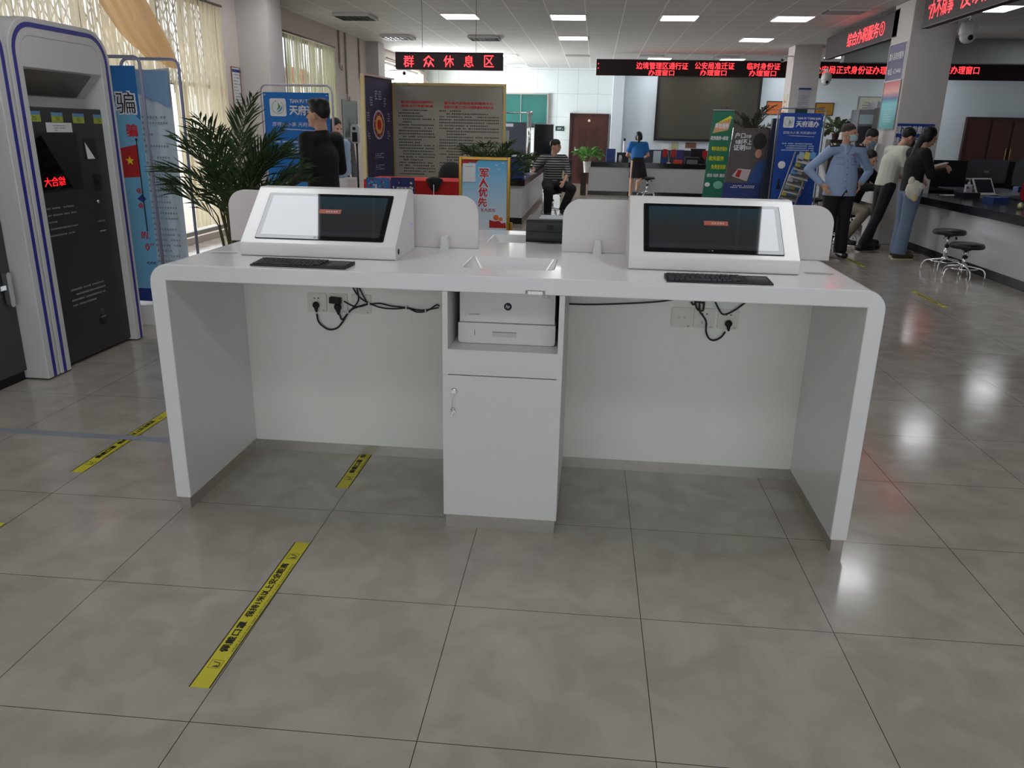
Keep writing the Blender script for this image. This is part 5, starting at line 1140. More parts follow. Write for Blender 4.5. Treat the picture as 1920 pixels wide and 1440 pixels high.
p0=AY(868,306,yf);p1=AY(892,306,yf);z1_=p0.z;z0_=AY(880,341,yf).z
part(MB().box(p0.x,p1.x,yf-.006,yf-.003,z0_,z1_,PAPER).lines(((p0.x+p1.x)/2,yf-.006,z1_-.02),XR,ZU,GREYTX,.07,.012,1,.4,3,off=.001,cell=.008),'white_sheet',g,'plain white sheet stuck on the poster')
part(MB().cyl((b+.03,yf+.01,0),(b+.03,yf+.01,.86),.011,GD).cyl((a-.03,yf+.01,0),(a-.03,yf+.01,.86),.011,GD).box(a-.05,b+.05,yf-.12,yf+.14,0,.02,GD),'stand',g)
# ---------------------------------------------------------------- dispenser and temperature gate
WBM=mat('water_bottle_blue',(160,190,216),.15,trans=.25,alpha=.8,var=.02); 
cx,cyy=-2.56,6.2
g=thing('water_dispenser','white water dispenser with a blue-tinted bottle left of the dark panel','water dispenser',(cx,cyy,0))
part(MB().prism([(cx+u,cyy+v,0) for u,v in rrect(-.16,.16,-.16,.16,.04,4)],(0,0,.94),WHITE2),'cabinet',g)
part(MB().lathe([(.05,.94),(.11,.97),(.135,1.0),(.135,1.10),(.128,1.12),(.135,1.14),(.135,1.22),(.128,1.24),(.135,1.26),(.135,1.32),(.10,1.36),(.0001,1.365)],(cx,cyy,0),WBM,28),'water_bottle',g)
part(MB().box(cx-.05,cx+.02,cyy-.175,cyy-.16,.80,.84,FLAGR),'tap',g)
p=AY(665,250,5.2)
g=thing('temperature_scanner','white face temperature scanner on a thin black pole','scanner',(p.x+.01,5.2,0))
part(MB().prism([(p.x+u,5.2,p.z+v) for u,v in rrect(-.042,.042,-.095,.085,.03,5)],(0,.05,0),WHITE2),'scanner_head',g,bevel=.006)
part(MB().box(p.x-.026,p.x+.026,5.196,5.2,p.z-.08,p.z+.01,BLACK),'display',g); part(MB().lathe([(.016,0),(.016,.006),(.0001,.007)],(p.x-.005,5.2,p.z+.045),BLACK,14,(0,-1,0)),'camera_lens',g)
part(MB().cyl((p.x+.012,5.22,0),(p.x+.012,5.22,p.z-.09),.010,BLACK),'pole',g); part(MB().lathe([(.15,0),(.15,.01),(.02,.02)],(p.x+.012,5.22,0),BLACK),'base',g)
# ---------------------------------------------------------------- palm in front of the window
LEAF=mat('palm_leaf',(54,76,44),.55,var=.35,scale=9); STEM=mat('palm_stem',(86,84,46),.6); POT=mat('pot_brown',(74,50,38),.5)
def palm(name,label,base,zstem,fronds,L,spread,leaflet,seed,potr=.17,poth=.3,mt=LEAF,leafw=.012,pot=POT,cat='plant',nl=18,droop=.20):
    rr=random.Random(seed); base=Vector(base); g=thing(name,label,cat,base)
    part(MB().lathe([(potr*.7,0),(potr,poth),(potr*1.05,poth),(potr*.95,poth-.02),(.0001,poth-.03)],base,pot,20),'pot',g)
    st=MB();lf=MB()
    for i in range(fronds):
        a=2*PI*i/fronds*2.4+rr.uniform(-.3,.3); tilt=rr.uniform(.12,1.0)*spread; l=L*rr.uniform(.75,1.1); h0=zstem*rr.uniform(.55,1.0)
        d=Vector((math.cos(a),math.sin(a),0)); p=base+Vector((rr.uniform(-.04,.04),rr.uniform(-.04,.04),poth-.02)); top=base+ZU*(poth+h0)+d*(.05+.10*tilt)
        pts=[p,p.lerp(top,.5)+d*.01,top]; ang=PI/2-tilt*.6
        q=top
        for k in range(8):
            q=q+(d*math.cos(ang)+ZU*math.sin(ang))*(l/8); pts.append(q); ang-=droop*(.5+.5*tilt)
        st.tube(pts,[.006]*3+[.004-.0004*k for k in range(8)],STEM,4)
        path=pts[2:]
        for k in range(nl):
            t=.12+.88*k/nl; u=t*(len(path)-1); i0=min(int(u),len(path)-2); c=path[i0].lerp(path[i0+1],u-i0); tg=(path[i0+1]-path[i0]).normalized(); sd=tg.cross(ZU).normalized(); 
            for s in(-1,1):
                ll=leaflet*math.sin(PI*(.15+.8*t))*rr.uniform(.8,1.15); dr=(sd*s*rr.uniform(.55,1.0)+tg*(.8+.4*t)+ZU*rr.uniform(-.35,.6)).normalized(); m1=c+dr*ll*.5; e=c+dr*ll-ZU*ll*.12; nn=dr.cross(tg).normalized(); w_=dr.cross(nn).normalized()*leafw
                lf.add([c-w_*.3,c+w_*.3,m1+w_,e,m1-w_],[(0,1,2,3,4)],mt)
    part(st,'stem',g); f=part(lf,'foliage',g); return g
palm('potted_palm','large bushy potted palm standing between the left window and the desk',(-2.12,2.55,0),.92,44,.50,1.1,.25,3,leafw=.0075,nl=13,droop=.14)
palm('potted_palm','spiky green plant behind the gold-framed easel poster, beside the grey notice board',(-1.02,7.9,0),.78,34,.50,1.25,.22,8,.15,.28,leafw=.009,nl=14,droop=.17)
palm('potted_plant','small leafy plant behind the blue file boxes on the left counter',(-1.15,12.0,.72),.10,16,.34,1.3,.12,12,.09,.12,mat('leaf_mid_green',(66,96,48),.5,var=.3),.012)
palm('potted_plant','reddish-leaved plant further along the left counter by the seated man',(-1.0,12.7,.72),.08,14,.26,1.4,.12,15,.09,.12,mat('leaf_olive_red',(92,76,52),.5,var=.4),.016)
palm('potted_plant','bright green plant hanging off the left end of the far counter',(.12,17.35,.55),.12,20,.36,1.5,.13,18,.10,.26,mat('leaf_bright_green',(96,150,70),.5,var=.3),.016,pot=WHITE2)
st=solo(MB().box(-.02,.12,17.28,17.42,0,.55,mat('stand_dark',(50,40,36),.5)),'plant_stand','dark slim stand under the bright green plant','plant stand')
palm('potted_palm','dry dark palm standing behind the poster boards in front of the big screen',(3.12,12.8,0),1.25,22,.62,.9,.16,21,.2,.35,mat('leaf_dry',(58,56,46),.6,var=.3),.012)
# ---------------------------------------------------------------- left counter
def counter(name,label,x0,x1,y0,y1,z,ov=.04,sides=None,th=.10):
    g=thing(name,label,'counter',((x0+x1)/2,(y0+y1)/2,0))
    part(MB().box(x0,x1,y0,y1,.10,z-th,CFRONT),'front_panel',g); part(MB().box(x0-ov,x1+ov,y0-ov,y1+ov,z-th,z,GRAN),'worktop',g,'black polished granite worktop',bevel=.005)
    part(MB().box(x0-.006,x1+.006,y0-.006,y1+.006,0,.10,GRAN),'plinth',g); return g
counter('service_counter','long white counter with black top along the left, seated man beside it',-1.55,-.87,10.58,16,.72)
counter('service_counter','far grey-white counter with black top below the long LED sign',.17,5.0,17.6,18.25,.80,.03,th=.12)
counter('service_counter','right-hand counter with glossy black top running toward the camera',4.78,5.75,3.0,9.25,.75,.07)
counter('service_counter','farther stretch of the right-hand counter beyond the right column',4.80,5.75,10.35,13.2,.75,.07)
counter('service_counter','pale counter end glimpsed between the far column banner and the officer',3.95,4.45,13.3,13.9,.75,.04)
# blue file boxes on left counter
FB=mat('file_box_blue',(36,62,150),.45)
for k,lab in enumerate(('nearest blue magazine file box on the left counter','middle blue magazine file box on the left counter','farthest blue magazine file box on the left counter')):
    y0=10.66+.13*k; g=thing('file_box',lab,'file box',(-.98,y0,.72),group='blue file boxes on the left counter')
    m=MB().box(-1.08,-.88,y0,y0+.10,.72,.73,FB).box(-1.08,-.88,y0,y0+.006,.72,1.08,FB).box(-1.08,-.88,y0+.094,y0+.10,.72,1.08,FB).box(-1.08,-1.074,y0,y0+.1,.72,1.08,FB)
    for j in range(5): m.box(-.888,-.88,y0,y0+.1,.76+.055*j,.79+.055*j,FB)
    part(m,'box_body',g); part(MB().box(-1.07,-.9,y0+.02,y0+.08,.73,1.10,TXW),'papers',g)
for k in range(5):
    y0=11.25+.32*k; solo(MB().obox((-.99+.03*math.sin(k*2),y0,.725+.006),(.21,.29,.012+.004*k),Matrix.Rotation(.3*k,3,'Z'),[PAPER,mat('form_blue',(120,140,190),.7),mat('form_grey',(150,150,156),.7)][k%3]),'paper_stack','loose paper stack number %s from the near end of the left counter'%('one','two','three','four','five')[k],'paper',group='paper stacks on the left counter')
# ---------------------------------------------------------------- stools
SEAT=mat('stool_black_vinyl',(24,24,26),.38,var=.15,scale=60)
def stool(label,x,y,hz,rz=0):
    g=thing('round_stool',label,'stool',(x,y,0),rz,'black stools'); zc=hz
    part(MB().lathe([(.0001,zc),(.12,zc),(.165,zc-.008),(.178,zc-.025),(.178,zc-.05),(.165,zc-.06),(.0001,zc-.062)],(0,0,0),SEAT,30),'seat',g,world=False)
    part(MB().cyl((0,0,zc-.085),(0,0,zc-.06),.05,BLACK).tube([(.03,0,zc-.07),(.13,.04,zc-.085),(.15,.05,zc-.11)],.006,BLACK,6).cyl((.15,.05,zc-.13),(.15,.05,zc-.10),.012,BLACK,n=8).tube([(-.03,-.02,zc-.07),(-.12,-.06,zc-.1)],.005,CHROME,6),'lever',g,world=False)
    part(MB().cyl((0,0,.14),(0,0,zc*.62),.024,CHROME).cyl((0,0,zc*.6),(0,0,zc-.08),.014,CHROME).lathe([(.03,zc*.6-.01),(.03,zc*.6+.015),(.016,zc*.6+.02)],(0,0,0),BLACK,14),'column',g,world=False)
    part(MB().tube([(.15*math.cos(2*PI*k/28),.15*math.sin(2*PI*k/28),.12) for k in range(28)],.008,CHROME,8,closed=True).lathe([(.035,.13),(.04,.15),(.03,.17)],(0,0,0),CHROME,16),'foot_ring',g,world=False)
    for k in range(5):
        a=2*PI*k/5; d=Vector((math.cos(a),math.sin(a),0)); part(MB().tube(bez([d*.02+ZU*.145,d*.10+ZU*.135,d*.19+ZU*.115,d*.225+ZU*.07,d*.23+ZU*.006],4),.009,CHROME,7),'leg',g,world=False)
    return g
stool('taller of the two black stools in front of the right counter',4.47,7.02,.49,.3)
stool('lower, nearer of the two black stools in front of the right counter',4.46,6.50,.40,.9)
stool('black stool under the seated customer in khaki trousers',3.98,9.38,.45,.2)
stool('black stool on which the woman in blue rests one knee',1.60,17.1,.50,.5)
stool('black stool under the seated man in the striped shirt',-.44,12.06,.47,.1)
p=AZ(1475,367,.5); stool('left of two black stool seats showing above the right console',p.x,p.y,.5,.4)
p=AZ(1530,370,.5); stool('right of two black stool seats, just beside the standing officer',p.x,p.y,.5,.8)
# ---------------------------------------------------------------- back wall: door, windows, screens
DOOR=mat('door_dark_wood',(64,30,24),.4,var=.2,scale=30); DFR=mat('door_frame_wood',(50,24,20),.4,var=.2)
do=bpy.data.objects.new('door_1',None); C.objects.link(do); do.location=(.14,22.15,0); ROOT['door_1']=Vector(do.location); tag(do,kind='structure')
x0,x1,zt=-.44,.60,1.97
part(MB().box(x0,x1,22.12,22.17,0,zt,DOOR),'door_leaf',do); 
part(MB().box(x0-.06,x0,22.08,22.2,0,zt+.06,DFR).box(x1,x1+.06,22.08,22.2,0,zt+.06,DFR).box(x0,x1,22.08,22.2,zt,zt+.06,DFR),'door_frame',do)
m=MB()
for a,b in((x0+.22,x0+.44),(x0+.60,x0+.82)):
    for z0,z1 in((.15,.75),(.85,1.65)): m.prism([(x,22.12,z) for x,z in rrect(a,b,z0,z1,.03,3)],(0,-.02,0),DFR)
for k in range(6): m.obox((x0+.52,22.11,.3+.25*k),(.06,.02,.06),Matrix.Rotation(PI/4,3,'Y'),DFR)
part(m,'door_moulding',do,bevel=.006)
part(MB().box(x0+.10,x0+.15,22.09,22.12,.83,1.07,CHROME).cyl((x0+.125,22.07,.98),(x0+.24,22.07,.98),.012,CHROME),'door_handle',do); part(MB().lathe([(.04,0),(.03,.01),(.0001,.012)],(x0+.52,22.12,1.83),GOLDM,14,(0,-1,0)),'door_badge',do)
solo(MB().box(-.56,-.50,22.0,22.2,1.88,2.05,WHITE2),'door_closer','small white box on the wall at the top left of the wooden door','wall device')
TEAL=mat('glass_teal_window',(44,96,92),.15,var=.3,scale=2,spec=.8); DCAB=mat('dark_partition',(36,38,48),.4,var=.1)
wo=bpy.data.objects.new('window_5',None); C.objects.link(wo); wo.location=(-1.85,22.1,1.7); ROOT['window_5']=Vector(wo.location); tag(wo,kind='structure')
part(MB().box(-3.1,-1.2,22.15,22.19,1.72,2.54,TEAL),'glass_pane',wo,'teal reflecting glass'); part(MB().box(-3.1,-1.16,22.1,22.2,2.54,2.58,STEEL).box(-1.2,-1.16,22.1,22.2,1.6,2.54,STEEL).box(-2.0,-1.98,22.13,22.2,1.72,2.54,STEEL).box(-3.1,-1.2,22.1,22.2,1.60,1.72,DCAB),'window_frame',wo)
solo(MB().box(-3.1,-1.6,19.6,20.0,0,1.72,DCAB).box(-2.9,-1.95,19.59,19.6,1.60,1.68,mat('panel_grey',(130,134,140),.5)).box(-2.55,-2.05,19.59,19.6,.7,1.5,mat('door_glass_dark',(70,78,72),.3)),'dark_cabinet','dark cabinet booth behind the left counter plants below the teal window','cabinet')
m=MB(); yy=13.5; p=AY(993,212,yy)
g=thing('chrome_post','chrome gate post with a horizontal rail at the end of the left counter','post',(p.x,yy,.72))
part(MB().cyl((p.x,yy,.72),(p.x,yy,p.z+.03),.036,CHROME),'post',g); part(MB().cyl((p.x-1.0,yy,p.z),(p.x+.07,yy,p.z),.014,CHROME).cyl((p.x-.04,yy,p.z),(p.x+.06,yy,p.z),.035,CHROME),'rail',g)
YD=17.0; a=AY(1003,233,YD);b=AY(1038,233,YD)
g=thing('display_panel','upright black display panel in a thin silver frame behind the seated man','display panel',((a.x+b.x)/2,YD,0))
part(MB().box(a.x,b.x,YD,YD+.04,.15,a.z,mat('display_black_blue',(14,17,28),.12,spec=.8)),'screen',g); part(MB().box(a.x-.015,a.x,YD-.01,YD+.05,.0,a.z+.015,CHROME).box(b.x,b.x+.015,YD-.01,YD+.05,0,a.z+.015,CHROME).box(a.x,b.x,YD-.01,YD+.05,a.z,a.z+.015,CHROME),'frame',g)
flat_notice('room_sign','small dark green room sign on the white panels left of the wooden door','sign',(-.93,-.66,1.52,1.66),('y-',22.2),mat('sign_green_dark',(30,60,52),.4),lambda m,P,ri,up: m.lines(P(-.795,1.59),ri,up,TXW,.2,.06,2,.6,5,cell=.03))
pt=thing('low_partition','low dark-edged partition with cream face left of the wooden door','partition',(-.32,15,0))
a=AY(1030,292,15);part(MB().box(-.42,-.24,15,15.05,0,.86,mat('partition_cream',(200,190,160),.6)),'panel',pt); part(MB().box(-.45,-.19,14.98,15.07,.86,.92,DCAB).box(-.25,-.19,14.98,15.07,0,.86,DCAB),'edge',pt)
# big screen on the stage wall
g=thing('projection_screen','large dark olive wall screen in a black frame above the far counter','screen',(3.3,20.95,1.34))
x0,x1,z0,z1=1.99,4.74,1.37,3.02
part(MB().box(x0,x1,20.93,20.97,z0,z1,mat('screen_fabric_olive',(66,62,52),.8,var=.02)),'screen_surface',g); part(MB().box(x0-.05,x0,20.9,21,z0-.06,z1+.05,BLACK).box(x1,x1+.05,20.9,21,z0-.06,z1+.05,BLACK).box(x0,x1,20.9,21,z0-.06,z0,BLACK).box(x0,x1,20.9,21,z1,z1+.05,BLACK),'frame',g)
# items on the far counter
def cb(px0,px1,py0,py1,Y_,m_,dep=.2,mb=None):
    a=AY(px0,py1,Y_);b=AY(px1,py1,Y_);t=AY((px0+px1)/2,py0,Y_).z; u=.80; return (mb or MB()).box(a.x,b.x,Y_,Y_+dep,u,max(t,u+.03),m_)
NB=mat('file_navy',(44,70,130),.5)
g=solo(cb(1136,1153,279,304,17.65,NB),'document_holder','blue document holder at the left end of the far counter','document holder')
solo(MB().lathe([(.03,0),(.045,.02),(.045,.12),(.03,.16),(.03,.17)],(.93,17.75,.80),WHITE2,16),'white_vase','white jar beside the blue document holder on the far counter','jar')
g=thing('desk_monitor','small black monitor seen from behind left of the woman in blue','monitor',(1.08,17.8,.80)); part(cb(1156,1178,286,303,17.8,BLACK,.04),'screen_back',g); part(MB().box(1.0,1.12,17.82,17.94,.8,.82,BLACK),'foot',g)
g=thing('desk_camera','thin black camera post on the far counter left of the woman in blue','camera',(1.13,17.9,.80)); p=AY(1171,262,17.9); part(MB().cyl((p.x,17.9,.8),(p.x,17.9,p.z-.03),.025,TXW).ell((p.x,17.9,p.z),(.035,.03,.04),BLACK).cyl((p.x,17.9,p.z-.1),(p.x,17.9,p.z),.015,BLACK),'camera_post',g)
for px0,px1,lab in((1178,1196,'clear acrylic sheet standing on the far counter left of the woman'),(1224,1238,'pale acrylic sheet standing on the far counter right of the woman')):
    solo(cb(px0,px1,283,304,17.7,mat('acrylic_pale',(196,208,216),.2),.01),'acrylic_stand',lab,'acrylic stand')
solo(cb(1176,1196,277,283,18.9,BLACK,.3),'desk_partition','dark low desk edge behind the far counter','partition') if False else None
for px0,px1,lab,mm in((1238,1253,'dark blue file rack on the far counter right of the woman',NB),(1267,1281,'blue-purple file rack between the red flags on the far counter',mat('file_purple',(60,56,120),.5))):
    g=thing('file_rack',lab,'file rack',(AY((px0+px1)/2,300,17.75).x,17.8,.80)); part(cb(px0,px1,281,305,17.75,mm,.12),'rack_body',g); 
g=thing('table_flags','crossed pair of small red flags on a stand on the far counter','flag',(AY(1254,300,17.68).x,17.68,.80)); cx=AY(1254,300,17.68).x
for s in(-1,1):
    part(MB().tube([(cx,17.68,.8),(cx+s*.03,17.68,1.05),(cx+s*.06,17.68,1.12)],.005,GOLDM,5),'flag_pole',g)
    part(MB().add([(cx+s*.04,17.675,1.13),(cx+s*.15,17.67,1.14),(cx+s*.17,17.68,1.0),(cx+s*.12,17.665,.93),(cx+s*.05,17.68,.97)],[(0,1,2,3,4)],FLAGR),'flag_cloth',g)
part(MB().lathe([(.05,0),(.04,.02),(.01,.03)],(cx,17.68,.8),GOLDM,12),'stand_base',g)
solo(cb(1263,1279,300,307,17.66,mat('box_orange_red',(204,70,40),.6),.1),'orange_box','orange-red box on the far counter below the flags','box')
g=thing('office_printer','black multifunction printer at the right end of the far counter','printer',(AY(1300,300,17.7).x,17.8,.80)); part(cb(1285,1311,295,307,17.7,BLACK,.35),'printer_body',g,bevel=.01); part(cb(1288,1308,300,302,17.69,GREYTX,.01),'paper_tray',g)
g=thing('desktop_monitor','large black monitor behind the black printer on the far counter','monitor',(AY(1308,300,18.0).x,18.05,.80)); part(cb(1294,1322,279,297,18.0,BLACK,.05),'screen_back',g); part(MB().box(AY(1308,300,18).x-.05,AY(1308,300,18).x+.05,18.05,18.12,.8,1.0,BLACK),'foot',g)
g=thing('table_flag','single small red flag by the green roll-up banner','flag',(AY(1321,300,17.68).x,17.68,.80)); cx=AY(1321,300,17.68).x; part(MB().cyl((cx+.05,17.68,.8),(cx+.05,17.68,1.12),.005,GOLDM,n=5),'flag_pole',g); part(MB().add([(cx-.07,17.67,1.12),(cx+.05,17.67,1.12),(cx+.05,17.67,.98),(cx-.0,17.67,.9),(cx-.06,17.67,.98)],[(0,1,2,3,4)],FLAGR),'flag_cloth',g)
for x,z,w_,h_,mm,lab in((2.28,1.16,.22,.17,PAPER,'white paper pinned on the wall under the big screen, leftmost'),(2.55,1.18,.2,.18,mat('paper_map_green',(170,170,130),.7),'greenish map sheet pinned on the wall under the big screen'),(3.0,1.2,.3,.15,mat('plate_brown',(120,80,64),.5),'brown plate on the wall under the right part of the big screen')):
    solo(MB().box(x-w_/2,x+w_/2,20.985,20.998,z-h_/2,z+h_/2,mm),'wall_sheet',lab,'notice')
# low back desk row behind the far counter
bd=thing('office_desk','dark low desk panels behind the far counter under the big screen','desk',(2.6,19.8,0)); part(MB().box(1.2,4.4,19.7,19.75,0,1.08,DCAB),'modesty_panel',bd); part(MB().box(1.2,4.4,19.7,20.4,.72,.75,DCAB),'desktop',bd)
# ---------------------------------------------------------------- poster stands
GRB=mat('rollup_green',(34,112,84),.5,var=.05,scale=3); YLT=mat('rollup_yellow_print',(214,214,40),.6)
Yg=12.4; A=AY(1338,206,Yg);B=AY(1378,206,Yg);A1=AY(1317,362,Yg);B1=AY(1357,362,Yg)
g=thing('rollup_banner','green roll-up banner with white and yellow slogans right of the far counter','banner',((A1.x+B1.x)/2,Yg,0))
dx=(A1-A); zb=.06; k=(zb-A.z)/(A1.z-A.z); lo=A+(A1-A)*k; hi=A; wv=Vector((B.x-A.x,0,0))
part(MB().prism([hi,hi+wv,lo+wv,lo],(0,.006,0),GRB),'banner_cloth',g)
m=MB(); upv=(hi-lo).normalized()
def gt(s,px,py,mt,w_,h_,bold=.03): p=AY(px,py,Yg); m.text(s,(p.x,Yg-.001,p.z),XR,upv,mt,wd=w_,h=h_,bold=bold,off=.003)
p0=AY(1350,236,Yg); m.poly([AY(1336,250,Yg-.003),AY(1365,244,Yg-.003),AY(1372,222,Yg-.003),AY(1342,232,Yg-.003)],mat('rollup_orange_block',(206,160,110),.6)); m.poly([AY(1344,231,Yg-.003),AY(1374,222,Yg-.003),AY(1370,217,Yg-.003)],YLT)
gt('审批服务',1354,236,TXW,.24,.09); gt('政务服务+邮政',1349,259,TXW,.31,.07); gt('零跑路全程办',1349,279,YLT,.28,.075); gt('政务服务',1343,297,YLT,.27,.08); gt('免费送到家',1347,313,YLT,.26,.08); gt('便民 利民 惠民',1342,329,TXW,.32,.06)
m.ell(AY(1346,347,Yg-.003),(.09,.002,.07),mat('rollup_light_green',(120,190,160),.6),nu=14,nv=6).ell(AY(1326,346,Yg-.003),(.05,.002,.04),TXW,nu=12,nv=6)
part(m,'printed_text',g); part(MB().box(lo.x-.02,lo.x+wv.x+.02,Yg-.06,Yg+.08,0,.07,ALU).obox(hi+wv/2,(wv.x,.02,.02),Matrix.Identity(3),ALU).cyl((hi+wv/2)+Vector((0,.03,0)),(lo+wv/2)+Vector((0,.03,0)),.01,ALU),'stand',g)
Yh=11.0; a=AY(1370,300,Yh).x; b=AY(1437,300,Yh).x; zt=AY(1405,240,Yh).z
g=thing('poster_board','photo poster of a seated person from behind with white headline, right of green banner','poster',((a+b)/2-.1,Yh,0))
PH=mat('poster_photo_grey',(96,88,84),.5,var=.3,scale=7); shp=[(a-.10,.30),(b-.06,.30),(b+.03,zt),(a+.0,zt)]
part(MB().prism([(x,Yh,z) for x,z in shp],(0,.01,0),PH),'poster_sheet',g)
m=MB()
def ht(s,px,py,w_,h_): p=AY(px,py,Yh); m.text(s,(p.x,Yh,p.z),XR,ZU,TXW,wd=w_,h=h_,bold=.04,off=.004)
ht('户口',1388,254,.16,.085); ht('迁移',1404,256,.09,.05); ht('信息',1383,266,.07,.06); ht('对不上',1397,266,.21,.085); ht('证明',1386,277,.18,.085); ht('怎么办',1403,277,.09,.05)
z3=AY(1400,343,Yh).z; m.poly([(a-.10,Yh-.001,.30),(b-.06,Yh-.001,.30),(b-.045,Yh-.001,z3),(a-.075,Yh-.001,z3)],mat('poster_footer_blue',(44,60,120),.5))
SH_=mat('poster_person_blue',(50,84,140),.6); HRM=mat('poster_hair',(46,36,34),.6)
c=AY(1425,265,Yh-.002); m.ell(c,(.11,.001,.13),HRM,nu=18,nv=8); c=AY(1422,288,Yh-.003); m.ell(c,(.055,.001,.07),mat('poster_skin',(200,150,124),.6),nu=14,nv=6)
m.poly([AY(1400,343,Yh-.004),AY(1433,343,Yh-.004),AY(1436,298,Yh-.004),AY(1418,306,Yh-.004)],SH_); m.poly([AY(1372,330,Yh-.004),AY(1400,340,Yh-.004),AY(1408,318,Yh-.004),AY(1384,316,Yh-.004)],mat('poster_document',(206,190,190),.6)); m.poly([AY(1378,330,Yh-.005),AY(1386,333,Yh-.005),AY(1391,319,Yh-.005),AY(1384,318,Yh-.005)],FLAGR)
m.lines(AY(1392,350,Yh-.002),XR,ZU,TXW,.4,.05,2,.6,7,off=.002,cell=.03); part(m,'poster_print',g)
part(MB().cyl((a-.08,Yh+.03,0),(a+.0,Yh+.03,zt),.01,CHROME).cyl((b-.02,Yh+.03,0),(b+.03,Yh+.03,zt+.0),.01,CHROME).box(a-.1,b,Yh-.15,Yh+.2,0,.02,ALU),'stand',g)
Yk=10.8; 
g=thing('kiosk_totem','slim dark grey totem display between the photo poster and the royal blue banner','display panel',(AY(1440,300,Yk).x,Yk,0))
A=AY(1450,222,Yk);B=AY(1459,222,Yk);A1=AY(1426,366,Yk);B1=AY(1446,366,Yk); k=(0.02-A.z)/(A1.z-A.z); lo0=A+(A1-A)*k; lo1=B+(B1-B)*k
part(MB().prism([A,B,lo1,lo0],(0,.12,0),mat('totem_dark',(52,54,62),.3)),'totem_body',g); part(MB().prism([B,B+Vector((.03,0,0)),lo1+Vector((.05,0,0)),lo1],(0,.12,0),ALU),'edge',g)
# brochure rack
Yr=10.0; g=thing('brochure_rack','slanted brochure rack with leaflets in front of the royal blue banner','rack',(AY(1495,330,Yr).x,Yr,0))
cols=[mat('leaflet_a',(150,170,180),.5),mat('leaflet_b',(196,186,90),.5),mat('leaflet_c',(90,150,200),.5),mat('leaflet_d',(210,214,216),.5)]
for i,(px,py) in enumerate(((1513,292),(1508,306),(1500,320),(1493,334),(1487,348),(1481,360))):
    p=AY(px,py,Yr+.05*i-.1); s=part(MB().obox(p-ZU*.07,(.27,.008,.13),Matrix.Rotation(-.5,3,'X')@Matrix.Rotation(.25,3,'Y'),ALU),'shelf',g)
    m=MB()
    for j in range(3): m.obox(p+Vector((-.085+.085*j,-.01,-.0)),(.075,.004,.11),Matrix.Rotation(-.35,3,'X')@Matrix.Rotation(.25,3,'Y'),cols[(i+j)%4])
    part(m,'leaflet',s)
p0=AY(1526,285,Yr);p1=AY(1497,366,Yr); d_=(p1-p0); lo=p0+d_*((0.0-p0.z)/d_.z)
part(MB().tube([p0,lo],.012,ALU,6).tube([p0-Vector((.27,0,0)),lo-Vector((.27,0,0))],.012,ALU,6),'rack_frame',g)
# ---------------------------------------------------------------- wall and column notices
GP=mat('plaque_gold',(190,140,62),.35,.5,var=.1); OR=mat('plaque_orange',(200,110,60),.5); 
flat_notice('gold_plaque','gold award plaque in dark frame on the blue wall right of the far column','plaque',(6.32,6.78,2.08,2.38),('y-',21),GP,lambda m,P,ri,up:m.lines(P(6.55,2.22),ri,up,TXK,.3,.14,3,.4,6,cell=.03),mat('frame_dark',(40,34,32),.4),fw=.02)
flat_notice('gold_plaque','orange award plaque on the blue wall just left of the far column','plaque',(5.0,5.4,2.08,2.40),('y-',21),OR,lambda m,P,ri,up:m.lines(P(5.2,2.24),ri,up,TXK,.25,.14,3,.4,7,cell=.03),mat('frame_dark',(40,34,32),.4),fw=.02)
c0=4.33; q=lambda px,py: AY(px,py,15.4)
a=q(1496,180).x;b=q(1519,180).x
flat_notice('column_notice','white printed notice with blue top on the far column','notice',(a,b,q(1505,203).z,q(1505,165).z),('y-',15.4),mat('paper_grey',(186,184,190),.7),lambda m,P,ri,up:(m.lines(P((a+b)/2,2.2),ri,up,GREYTX,.2,.26,8,.4,3,cell=.02),m.box(a,b,15.38,15.39,q(1505,168).z,q(1505,165).z,NAVY)))
flat_notice('column_sign','dark green sign under the white notice on the far column','sign',(a-.02,b-.02,q(1500,221).z,q(1500,204).z),('y-',15.4),mat('sign_green',(26,58,48),.4),lambda m,P,ri,up:m.lines(P((a+b)/2+.01,1.95),ri,up,TXW,.16,.05,1,.8,3,cell=.045,indent=0))
qx=lambda px,py: AX(px,py,4.33)
flat_notice('wall_scroll','narrow pale scroll on the window-side face of the far column','scroll',(15.55,15.95,1.45,2.35),('x-',4.33),mat('scroll_cream',(200,196,176),.7),lambda m,P,ri,up:m.lines(P(15.75,2.1),ri,up,TXR,.2,.3,3,.5,3,cell=.06))
